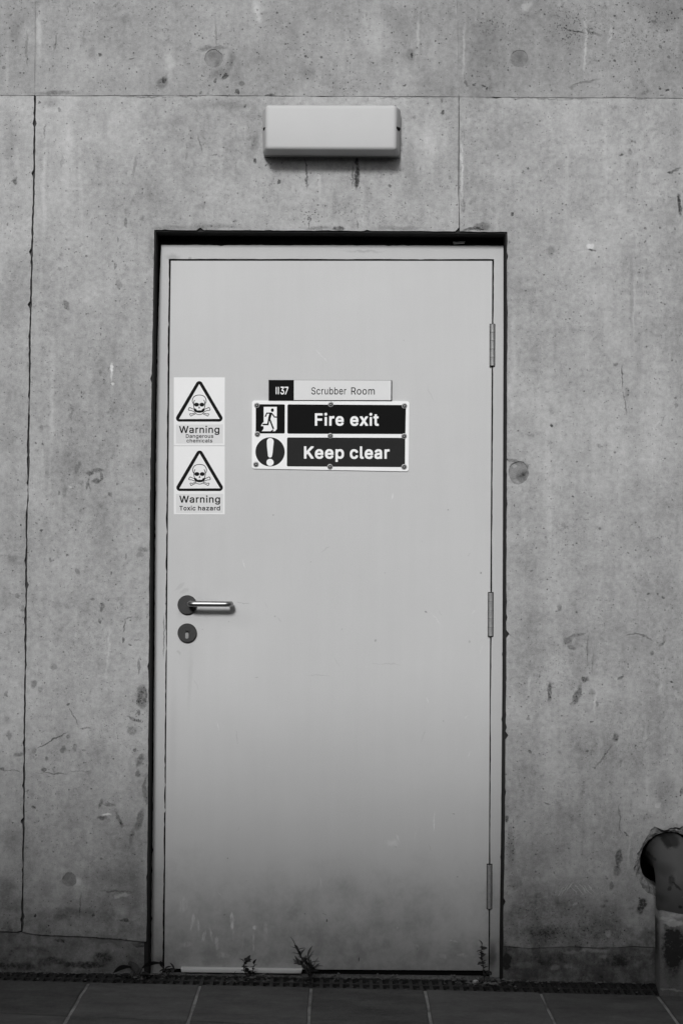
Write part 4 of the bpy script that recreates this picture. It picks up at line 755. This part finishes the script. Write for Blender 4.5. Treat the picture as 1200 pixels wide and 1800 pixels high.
flat('mandatory_disc', [[U(*p) for p in ell(173, 558, 99.5, 99, 48)]], ys - .0002, .0002, blue, fs_)
V = lambda u, v: W(440 + u / 13.85, 700 + v / 13.85, ys)
flat('doorway_symbol', [[V(*p) for p in [(325,210),(646,210),(646,748),(603,803),(278,803),(322,748),(322,680),(260,680),(297,596),(325,590)]]], ys - .0004, .0002, face_w, fs_)
body = [stroke([(362,452),(403,364),(500,364)], 30), stroke([(515,362),(590,459),(652,459)], 29), [[(470,352),(532,352),(490,510),(470,525),(436,520),(436,470)]],
        stroke([(452,500),(426,640),(298,640)], 38), stroke([(468,505),(562,748)], 38), [ell(537, 291, 36, 43, 22)], [[(492,803),(545,762),(572,770),(540,803)]]]
r0 = None
bmj = []
for i, L in enumerate(body):
    o = flat('running_figure', [[V(*p) for p in q_] for q_ in L], ys - .0006 - .00001 * i, .0002, sgreen, fs_)
    if r0 is None: r0 = o
    else: bmj.append((r0, o))
join(bmj)
bang = ell(485, 1055, 84, 84, 16, 180, 360)
bang += [(556, 1180), (545, 1290), (531, 1390)] + ell(480, 1392, 50, 52, 10, 0, 180) + [(429, 1390), (418, 1290), (407, 1180)]
flat('exclamation_mark', [[V(*p) for p in bang], [V(*p) for p in ell(480, 1562, 88, 86, 30)]], ys - .0004, .0002, face_w, fs_)
fc = lambda a, b: W(a, b, ys)
flat('lettering', word('Fire', 553.3, 604.0, 726.4, 748.4, 509, fc, 4, 24), ys - .0005, .0003, face_w, fs_)
flat('lettering', word('exit', 615.2, 665.4, 726.6, 748.6, 509, fc, 4, 24), ys - .0005, .0003, face_w, fs_)
flat('lettering', word('Keep', 534.2, 604.4, 784.4, 806.4, 509, fc, 4, 24), ys - .0005, .0003, face_w, fs_)
flat('lettering', word('clear', 614.6, 684.4, 784.6, 806.6, 509, fc, 4, 24), ys - .0005, .0003, face_w, fs_)
scr = None
for u, v in ((83,241),(585,235),(1085,245),(87,438),(582,449),(1083,451),(77,643),(580,659),(1083,660)):
    x, z = U(u, v)
    if scr is None:
        b_ = MB().lathe(0, 0, [(.0082, 0), (.0082, -.0008), (.0074, -.0016), (.0056, -.0018), (.0052, -.0030), (.0042, -.0036), (.0024, -.0036), (.0022, -.0016), (.0008, -.0016)], 20)
        scr = b_.mesh('screw', smooth=True); scr.materials.append(washer_m); scr.materials.append(steel_d)
        for p_ in scr.polygons: p_.material_index = 0 if p_.index < 60 or p_.index >= 140 else 1
    link('screw', scr, None, fs_, Vector((x, ys, z)) - fs_.location)

# room plate above it
yp = YL - .006
px_, pz_ = W(580, 705, yp)
pl = thing('room_plate', (px_, yp, pz_), 'narrow name plate reading 1137 Scrubber Room above the fire exit sign', 'sign')
flat('plate_holder', [[U(163, 69, yp), U(1001, 71, yp), U(1000, 211, yp), U(163, 208, yp)]], yp, .006, ink, pl)
flat('number_tile', [[U(165, 73, yp), U(331, 73, yp), U(331, 204, yp), U(165, 204, yp)]], yp - .0006, .0006, sgreen, pl)
flat('name_strip', [[U(335, 71, yp), U(995, 73, yp), U(994, 207, yp), U(334.5, 206, yp)]], yp - .0010, .0010, alu, pl)
pc = lambda a, b: W(a, b, yp)
flat('lettering', word('1137', 484.7, 506.8, 679.8, 693.4, 509, pc, 0, 14), yp - .0008, .0003, face_w, pl)
flat('lettering', word('Scrubber', 547.2, 608.4, 680.9, 693.4, 509, pc, 18, 5), yp - .0012, .0003, ink, pl)
flat('lettering', word('Room', 617.0, 658.2, 680.9, 693.6, 509, pc, 18, 5), yp - .0012, .0003, ink, pl)

# ------------------------------------------------------------------ bulkhead light
lx, lz = W(583, 274, -.004)
lamp = thing('bulkhead_light', (lx, 0, lz), 'white box shaped bulkhead light, unlit, on the wall over the door', 'wall light')
p_lamp = simple('lamp cover plastic', .50, .62, spec=.25, var=.05, scale=9, bump=.0003)
p_base = simple('lamp base plastic', .42, .5, var=.08, scale=15)
m = MB()
def pq(L, y): return [(W(p[0], p[1], y)[0], y, W(p[0], p[1], y)[1]) for p in L]
bk = pq([(460.5, 190), (705, 190.5), (703.5, 276), (461, 274.5)], -.014); fr = pq([(467.5, 184.2), (696.5, 184.6), (696, 263.5), (467.5, 262.5)], -.085)
m.hexa([bk[3], bk[2], bk[1], bk[0], fr[3], fr[2], fr[1], fr[0]])
cover = m.build('cover', p_lamp, lamp, bevel=.011, seg=5)
MB().quadprism([(463, 192), (703, 192.5), (702, 275), (463.5, 274)], -.0145, 0.002).build('base', p_base, lamp, bevel=.003)
for x0, x1, s in ((466, 470.5, 1), (695, 700, -1)):
    xa, za = W((x0 + x1) / 2, 227, -.05)
    clip = MB().tube([(xa - .004 * s, -.050, za), (xa + .004 * s, -.078, za - .004)], [.006, .004], 8).build('clip_recess', k_black, lamp)

# ------------------------------------------------------------------ paving, drain and ground
slab_m, nt_, bs_ = newmat('dark paving stone'); g_ = N(nt_); P_ = g_.pos()
t_ = g_.math('MULTIPLY', g_.math('SUBTRACT', g_.noise(g_.scale(P_, (5, 16, 5)), 1, 7, .65), .5), 1.5)
for n_, k_ in ((g_.noise(P_, 5, 7, .65), .9), (g_.noise(P_, 70, 5, .7), .7), (g_.noise(P_, 400, 2, .6), .6), (nt_.nodes.new('ShaderNodeObjectInfo').outputs['Random'], .35)):
    t_ = g_.math('ADD', t_, g_.math('MULTIPLY', g_.math('SUBTRACT', n_, .5), k_))
v_ = g_.math('MULTIPLY', g_.math('MAXIMUM', g_.math('ADD', t_, 1.0), .3), .106)
v_ = g_.math('ADD', v_, g_.math('MULTIPLY', g_.rng(g_.noise(g_.vadd(P_, (7, 3, 0)), 6.5, 8, .7), .60, .74), .07))      # lime and mortar smears
nt_.links.new(g_.grey(v_), bs_.inputs['Base Color']); bs_.inputs['Roughness'].default_value = .78; bs_.inputs['Specular IOR Level'].default_value = .35
nt_.links.new(g_.bump(g_.math('ADD', g_.noise(P_, 24, 6, .65), g_.math('MULTIPLY', g_.noise(P_, 160, 3, .6), .3)), .004, .7), bs_.inputs['Normal'])
mortar_m = simple('pale mortar', .27, .95, var=1.8, scale=11, bump=.004, grain=.3)
plast = simple('black drain plastic', .036, .6, var=.5, scale=80)
soil = simple('drain soil', .02, .95, var=.5, scale=60)
gravel_m = simple('grit', .14, .9, var=.6, scale=120, obj=.3)

tarmac = simple('tarmac', .05, .9, var=.3, scale=3, grain=.3)
g = MB().box(-40, 40, -40, 40, -.30, -.16).build('ground', tarmac); g['kind'] = 'structure'

cols = [G(px, 1740)[0] for px in (148, 349, 546.5, 746.5, 947.5, 1148)]
dx = (cols[-1] - cols[0]) / 5
cols = [cols[0] - dx * k for k in range(7, 0, -1)] + cols + [cols[-1] + dx * k for k in range(1, 8)]
def rowline(p, q):
    a, b = G(*p), G(*q); s = (b[1] - a[1]) / (b[0] - a[0]); return lambda x: a[1] + s * (x - a[0])
r_0 = rowline((0, 1722), (1150, 1748.5)); r_1 = rowline((0, 1780), (430, 1799))
dep = r_0(0) - r_1(0)
rows = [r_0, r_1] + [(lambda x, k=k: r_1(x) - .262 * k) for k in range(1, 14)]
XMIN, XMAX = -4.2, 4.2
bed = MB()
bed.hexa([(XMIN, -3.95, -.14), (XMAX, -3.95, -.14), (XMAX, r_0(XMAX) + .0, -.14), (XMIN, r_0(XMIN), -.14),
          (XMIN, -3.95, gz(XMIN) - .0045), (XMAX, -3.95, gz(XMAX) - .0045), (XMAX, r_0(XMAX), gz(XMAX) - .0045), (XMIN, r_0(XMIN), gz(XMIN) - .0045)])
pave = bed.build('pavement', mortar_m); pave['kind'] = 'structure'
qs = random.Random(3)
def slab(c, r_, mb=None):
    jx, jy = .0042 + qs.uniform(-.0008, .0015), .0032
    xa, xb = cols[c] + jx, cols[c + 1] - jx; dz = qs.uniform(-.0012, .0012)
    pts = [(xa, rows[r_ + 1](xa) + jy), (xb, rows[r_ + 1](xb) + jy), (xb, rows[r_](xb) - (jy if r_ else .001)), (xa, rows[r_](xa) - (jy if r_ else .001))]
    o_ = []; cxm = sum(p[0] for p in pts) / 4; cym = sum(p[1] for p in pts) / 4
    m = mb or MB()
    ring = []                       # slightly uneven worn outline
    for i in range(4):
        a, b = pts[i], pts[(i + 1) % 4]
        for k in range(5): t = k / 5; e = qs.uniform(-.0018, .0018) if k else 0; ring.append((a[0] + (b[0] - a[0]) * t + (e if i % 2 else 0), a[1] + (b[1] - a[1]) * t + (0 if i % 2 else e)))
    n = len(ring)
    low = [(x, y, gz(x) - .03) for x, y in ring]; mid = [(x, y, gz(x) - .003 + dz) for x, y in ring]
    top = [(x + (.003 if x < cxm else -.003), y + (.003 if y < cym else -.003), gz(x) + dz) for x, y in ring]
    vs = low + mid + top; fs = [(i, (i + 1) % n, n + (i + 1) % n, n + i) for i in range(n)] + [(n + i, n + (i + 1) % n, 2 * n + (i + 1) % n, 2 * n + i) for i in range(n)] + [tuple(range(2 * n, 3 * n))]
    m.add(vs, fs); return m
for r_ in range(14):
    for c in range(len(cols) - 1): slab(c, r_).build('paving_slab', slab_m, pave)

# linear drain with a perforated grate in half-metre lengths
ci = (G(0, 1712)[0] + G(1150, 1730)[0]) / 2
drain = thing('drain_channel', (ci, -.06, gz(ci) - .01), 'black slotted drain grate running along the foot of the wall', 'drain')
ch = MB()
for y0, y1 in ((-.004, .0065), ): pass
def fy(x): return r_0(x) + .0015     # front edge of the channel follows the paving
xs = [XMIN + .5 * k for k in range(int((XMAX - XMIN) / .5) + 1)]
ch.hexa([(XMIN, -.002 - .12, -.15), (XMAX, -.122, -.15), (XMAX, .005, -.15), (XMIN, .005, -.15), (XMIN, -.122, gz(XMIN) - .055), (XMAX, -.122, gz(XMAX) - .055), (XMAX, .005, gz(XMAX) - .055), (XMIN, .005, gz(XMIN) - .055)])
ch.build('channel_bed', soil, drain)
pitch = .0283
for a, b in zip(xs, xs[1:]):
    m = MB(); n = int(round((b - a) / pitch)); b2 = b - .0015
    def bar(x0, x1, y0f, y1f, top):
        f = lambda x, t: fy(x) + (-.003 - fy(x)) * t
        m.hexa([(x0, f(x0, y0f), gz(x0) - .03), (x1, f(x1, y0f), gz(x1) - .03), (x1, f(x1, y1f), gz(x1) - .03), (x0, f(x0, y1f), gz(x0) - .03),
                (x0, f(x0, y0f), gz(x0) + top), (x1, f(x1, y0f), gz(x1) + top), (x1, f(x1, y1f), gz(x1) + top), (x0, f(x0, y1f), gz(x0) + top)])
    for t0, t1, tp in ((0, .07, -.004), (.47, .56, -.005), (.93, 1.0, -.003)): bar(a, b2, t0, t1, tp)
    for k in range(n):
        x = a + (k + .5) * (b - a) / n; w = .0048
        bar(x - w, x + w, .07, .47, -.0056); bar(x - w, x + w, .56, .93, -.0056)
        if k % 1 == 0: bar(x - w - .009, x - w, .22, .31, -.008); bar(x - w - .009, x - w, .70, .77, -.008)
    m.build('grate', plast, drain)

# grit and dead scraps gathered along the wall foot and in the slots
q = random.Random(9); m = MB()
def stone(m, x, y, z, r):
    import itertools
    vs = []; 
    for sx_, sy_, sz_ in ((1,0,0),(-1,0,0),(0,1,0),(0,-1,0),(0,0,1),(0,0,-1)):
        k = r * q.uniform(.6, 1.15); vs.append((x + sx_ * k * 1.2, y + sy_ * k, z + sz_ * k * .7))
    m.add(vs, [(0,2,4),(2,1,4),(1,3,4),(3,0,4),(2,0,5),(1,2,5),(3,1,5),(0,3,5)])
for i in range(900):
    x = q.uniform(-1.3, 1.3); y = -.004 - abs(q.gauss(0, .010)); r = abs(q.gauss(0, .0022)) + .0010
    if y < -.03: y = q.uniform(-.03, -.004)
    if DOORX - .47 < x < DOORX + .47 and q.random() < .5: y = q.uniform(-.004, .05)
    if y > .008 and x < W(532, 1708)[0]: y = -.004
    stone(m, x, y, gz(x) - .002 + r * .3 + (-.004 if y > .01 else 0), r)
for i in range(500):
    x = q.uniform(-1.3, 1.3); y = q.uniform(fy(x), -.01); r = abs(q.gauss(0, .002)) + .001
    stone(m, x, y, gz(x) - q.uniform(.004, .03), r)
for cx_, n_, s_ in ((W(830, 1720)[0], 70, .05), (W(255, 1712)[0], 30, .03), (W(440, 1712)[0], 30, .04)):
    for i in range(n_):
        x = q.gauss(cx_, s_); y = q.uniform(-.07, .0); r = abs(q.gauss(0, .003)) + .0015
        stone(m, x, y, gz(x) - .001 + r * .4, r)
o = m.build('grit', gravel_m); o['kind'] = 'stuff'

m = MB(); q2 = random.Random(31)
for i in range(130):
    x = q2.choice((q2.uniform(-1.0, .9), q2.gauss(W(545, 1720)[0], .06), q2.gauss(W(845, 1720)[0], .05), q2.gauss(W(250, 1710)[0], .05), q2.gauss(W(440, 1710)[0], .05)))
    y = q2.uniform(-.10, -.005); L_ = q2.uniform(.005, .014); a = q2.uniform(0, 6.3); w_ = L_ * q2.uniform(.2, .4); z0 = gz(x) + q2.uniform(.0, .005)
    c_, s_ = math.cos(a), math.sin(a); T = lambda u, v, h_: (x + u * c_ - v * s_, y + u * s_ + v * c_, z0 + h_)
    m.add([T(-L_, 0, 0), T(0, -w_, q2.uniform(.001, .005)), T(L_, 0, q2.uniform(0, .006)), T(0, w_, q2.uniform(.001, .005)), T(0, 0, .001)], [(0, 1, 4), (1, 2, 4), (2, 3, 4), (3, 0, 4)])
o = m.build('leaf_litter', simple('dead leaf scraps', .10, .9, var=.7, scale=40)); o['kind'] = 'stuff'

def pebble(px, py, r, label, mat):
    x, y = G(px, py); 
    m = MB(); n = 8; vs = []; fs = []
    prof = [(0.05, -1), (.75, -.7), (1, -.05), (.8, .6), (.35, .95), (.02, 1)]
    qq = random.Random(px)
    rr = [[(x + r * a * 1.2 * math.cos(2 * math.pi * k / n) * qq.uniform(.9, 1.1), y + r * a * math.sin(2 * math.pi * k / n) * qq.uniform(.9, 1.1), gz(x) - .004 + r * .75 * (b + .8)) for k in range(n)] for a, b in prof]
    vs = [v for t in rr for v in t]
    for i in range(len(prof) - 1):
        for k in range(n): a, b = i * n + k, i * n + (k + 1) % n; fs.append((a, b, b + n, a + n))
    o = m.add(vs, fs).build('pebble', mat, smooth=False); o['label'] = label; o['category'] = 'pebble'; return o
stone_l = simple('pale stone', .55, .8, var=.3, scale=60)
pebble(835, 1727, .0085, 'pale pebble on the drain grate beside the right hand door frame weed', stone_l)

# ------------------------------------------------------------------ weeds
leaf_m = simple('dark weed leaf', .095, .55, var=.35, scale=60, obj=.45)
leaf_k = simple('withered leaf', .035, .7, var=.4, scale=60, obj=.4)
stem_m = simple('weed stem', .045, .7, var=.3, scale=60)
def leaf_mesh(wid, bend, name='leaf'):
    m = MB(); n = 6; vs = []; fs = []
    for i in range(n + 1):
        t = i / n; w = wid * (math.sin(math.pi * min(1, t * .92 + .06)) ** .8) * (1 - .25 * t) if i < n else 0.004
        zc = -bend * t * t
        vs += [(-w, t, zc + w * .35), (0, t, zc), (w, t, zc + w * .35)]
    for i in range(n):
        a = i * 3; fs += [(a, a + 1, a + 4, a + 3), (a + 1, a + 2, a + 5, a + 4)]
    return m.add(vs, fs).mesh(name)
L_narrow, L_broad, L_round, L_wide = leaf_mesh(.17, .25), leaf_mesh(.28, .35), leaf_mesh(.42, .3), leaf_mesh(.36, .22)
def put_leaf(t, me, mat_, p, L, az, el, roll):
    if len(me.materials) == 0: me.materials.append(mat_)
    o = bpy.data.objects.new('leaf', me); C.objects.link(o); o.parent = t
    M = Matrix.Translation(Vector(p) - t.location) @ Matrix.Rotation(az, 4, 'Z') @ Matrix.Rotation(el, 4, 'X') @ Matrix.Rotation(roll, 4, 'Y') @ Matrix.Scale(L, 4)
    o.matrix_local = M; return o
def weed(base_px, label, stems, y, me, mat_, lens, n, seed, el=(10, 70), grp='weeds in the drain'):
    """stems: pixel polylines from the root up, in a plane y in front of the wall."""
    q = random.Random(seed)
    bx, bz = W(base_px[0], base_px[1], y)
    t = thing('weed_plant', (bx, y, bz), label, 'weed', grp)
    for k, st in enumerate(stems):
        P = [Vector((W(p[0], p[1], y)[0], y + q.uniform(-.006, .006), W(p[0], p[1], y)[1])) for p in st]
        if len(P) == 2: P.insert(1, (P[0] + P[1]) / 2 + Vector((.002, -.003, 0)))
        MB().tube(P, [.0016 - .0009 * i / (len(P) - 1) for i in range(len(P))], 6).build('stem', stem_m, t)
        tot = len(P) - 1
        nn = n if isinstance(n, int) else n[k]
        for i in range(nn):
            u = (.18 + .82 * (i + q.random() * .6) / nn) * tot; j = min(int(u), tot - 1); p = P[j].lerp(P[j + 1], min(1, u - j))
            az = i * R(137) + q.uniform(-.4, .4)
            put_leaf(t, me, mat_, p, q.uniform(*lens), az, R(q.uniform(*el)), q.uniform(-.5, .5))
        put_leaf(t, me, mat_, P[-1], lens[1], q.uniform(0, 6), R(75), 0)
    return t
weed((545, 1738), 'tallest weed, narrow leaved and leaning, growing from the drain before the middle of the door', [[(546, 1738), (543, 1712), (538, 1695), (528, 1680), (519, 1664)], [(546, 1736), (546, 1712), (545, 1698), (541, 1682)], [(546, 1730), (549, 1712), (551, 1700)], [(543, 1712), (530, 1697), (524, 1695)]],
     -.06, L_narrow, leaf_m, (.018, .032), (26, 22, 16, 12), 1, (15, 75))
weed((438, 1720), 'small curled weed against the white threshold strip', [[(436, 1720), (428, 1705), (430, 1690), (436, 1689)], [(438, 1720), (444, 1708), (447, 1694)], [(437, 1720), (441, 1712), (434, 1708)]], -.03, L_round, leaf_k, (.011, .018), (11, 8, 7), 2, (0, 60))
weed((845, 1722), 'upright small leaved weed at the foot of the right door jamb', [[(850, 1722), (849, 1700), (845, 1682), (846, 1661)], [(850, 1722), (855, 1710), (862, 1714)]], -.015, L_round, leaf_k, (.010, .018), (18, 7), 3, (0, 50))
weed((293, 1714), 'low tuft of dark leaves at the foot of the left door jamb', [[(296, 1714), (290, 1703), (284, 1699)], [(296, 1714), (300, 1704), (306, 1704)]], -.01, L_broad, leaf_k, (.014, .022), (5, 5), 4, (0, 45))
t = thing('weed_plant', (W(238, 1722, -.05)[0], -.05, W(238, 1722, -.05)[1]), 'broad leaved dark weed by the wall corner left of the door', 'weed', 'weeds in the drain')
q = random.Random(8)
for k, (st, L, az, el, rl) in enumerate((([(240, 1724), (239, 1712), (232, 1701)], .056, R(75), R(-8), .5), ([(241, 1724), (245, 1712), (250, 1703)], .056, R(-70), R(22), -.6), ([(239, 1724), (236, 1714), (236, 1709)], .048, R(20), R(35), .2), ([(242, 1724), (246, 1718), (250, 1714)], .030, R(-40), R(5), .3), ([(238, 1724), (232, 1718), (229, 1714)], .024, R(100), R(15), 0))):
    P = [Vector((W(p[0], p[1], -.05)[0], -.05, W(p[0], p[1], -.05)[1])) for p in st]
    MB().tube(P, [.0018, .0014, .001], 6).build('stem', stem_m, t)
    put_leaf(t, L_wide, leaf_k, P[-1], L, az, el, rl)

# ------------------------------------------------------------------ pipe bend and its block by the right edge
PM = [(1190,1486,14,9,-10,.75),(1180,1490,6,8,0,.6),(1178,1546,5,9,10,.6),(1186,1556,10,2.2,40,.7),(1147,1502,3,6,0,.5),(1157,1518,3,3,0,.6),(1170,1530,24,14,0,.35,S),(1174,1560,3,5,20,.6),(1192,1592,4,2.5,0,.7),(1160,1580,14,10,0,.3,S),
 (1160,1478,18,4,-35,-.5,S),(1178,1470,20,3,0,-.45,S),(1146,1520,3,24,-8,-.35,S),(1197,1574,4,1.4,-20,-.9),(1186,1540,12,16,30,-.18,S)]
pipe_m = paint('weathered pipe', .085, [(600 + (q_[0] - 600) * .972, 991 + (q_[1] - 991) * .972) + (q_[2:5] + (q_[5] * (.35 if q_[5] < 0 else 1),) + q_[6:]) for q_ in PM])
pr = .0605
cxp, ztop = W(1182, 1469, -.02); czp = ztop - pr
yax = -.078; br = .075
zend = W(1181, 1604, yax - pr)[1]
pipe = thing('pipe_bend', (cxp, yax, zend), 'dark grey pipe bending down out of the ragged hole in the wall', 'pipe')
pts = [(cxp, .16, czp), (cxp, .03, czp), (cxp, yax + br, czp)]
for k in range(1, 11): a = R(90 * k / 10); pts.append((cxp, yax + br * (1 - math.sin(a)), czp - br * (1 - math.cos(a))))
pts += [(cxp, yax, zend + .004), (cxp, yax, zend)]
MB().tube(pts, [pr] * (len(pts) - 1) + [pr * .97], 40, caps=False).build('elbow', pipe_m, pipe, smooth=True)
MB().tube([(cxp, yax, zend + .0045), (cxp, yax, zend + .003), (cxp, yax, zend - .004), (cxp, yax, zend - .006)], [pr * .95, pr * .975, pr * .975, pr * .95], 40).build('rim', pipe_m, pipe, smooth=True)

BM = [(1182,1668,24,44,0,1.0,S),(1184,1662,24,32,0,.6),(1176,1642,9,9,0,.5),(1167,1632,4,8,-30,.5),(1180,1700,22,36,0,.5,S),(1185,1624,20,5,0,-.7),(1172,1617,14,4,10,-.5),(1186,1612,20,5,0,-.5,S),(1185,1742,16,2,0,-.7),(1165,1741,5,2,0,-.5)]
blk_m = concrete('block concrete', [(600 + (q_[0] - 600) * .966, 991 + (q_[1] - 991) * .966) + q_[2:] for q_ in BM], .20, .3, 0)
yb = -.142; bx0 = W(1159, 1660, yb)[0]; bxb = W(1150, 1660, 0)[0]; bx1 = 2 * cxp - bx0 + .004
zb = gz(cxp) - .012
blk = MB().hexa([(bx0, yb, zb), (bx1, yb, zb), (bx1, .0, zb), (bxb, .0, zb), (bx0, yb + .002, zend - .001), (bx1, yb + .002, zend - .001), (bx1, .0, zend - .001), (bxb, .0, zend - .001)]).build('concrete_block', blk_m, bevel=.012, seg=4)
blk['label'] = 'stained square concrete block standing under the dark pipe bend'; blk['category'] = 'block'

# ------------------------------------------------------------------ unseen wall added behind the camera to shade the foot of the door
bm_ = simple('shade wall render', .12, .9, var=.2, scale=2)
ob = MB().box(-16, 16, -SHADE_D - .25, -SHADE_D, -.16, SHADE_H).build('shade_wall', bm_); ob['kind'] = 'structure'
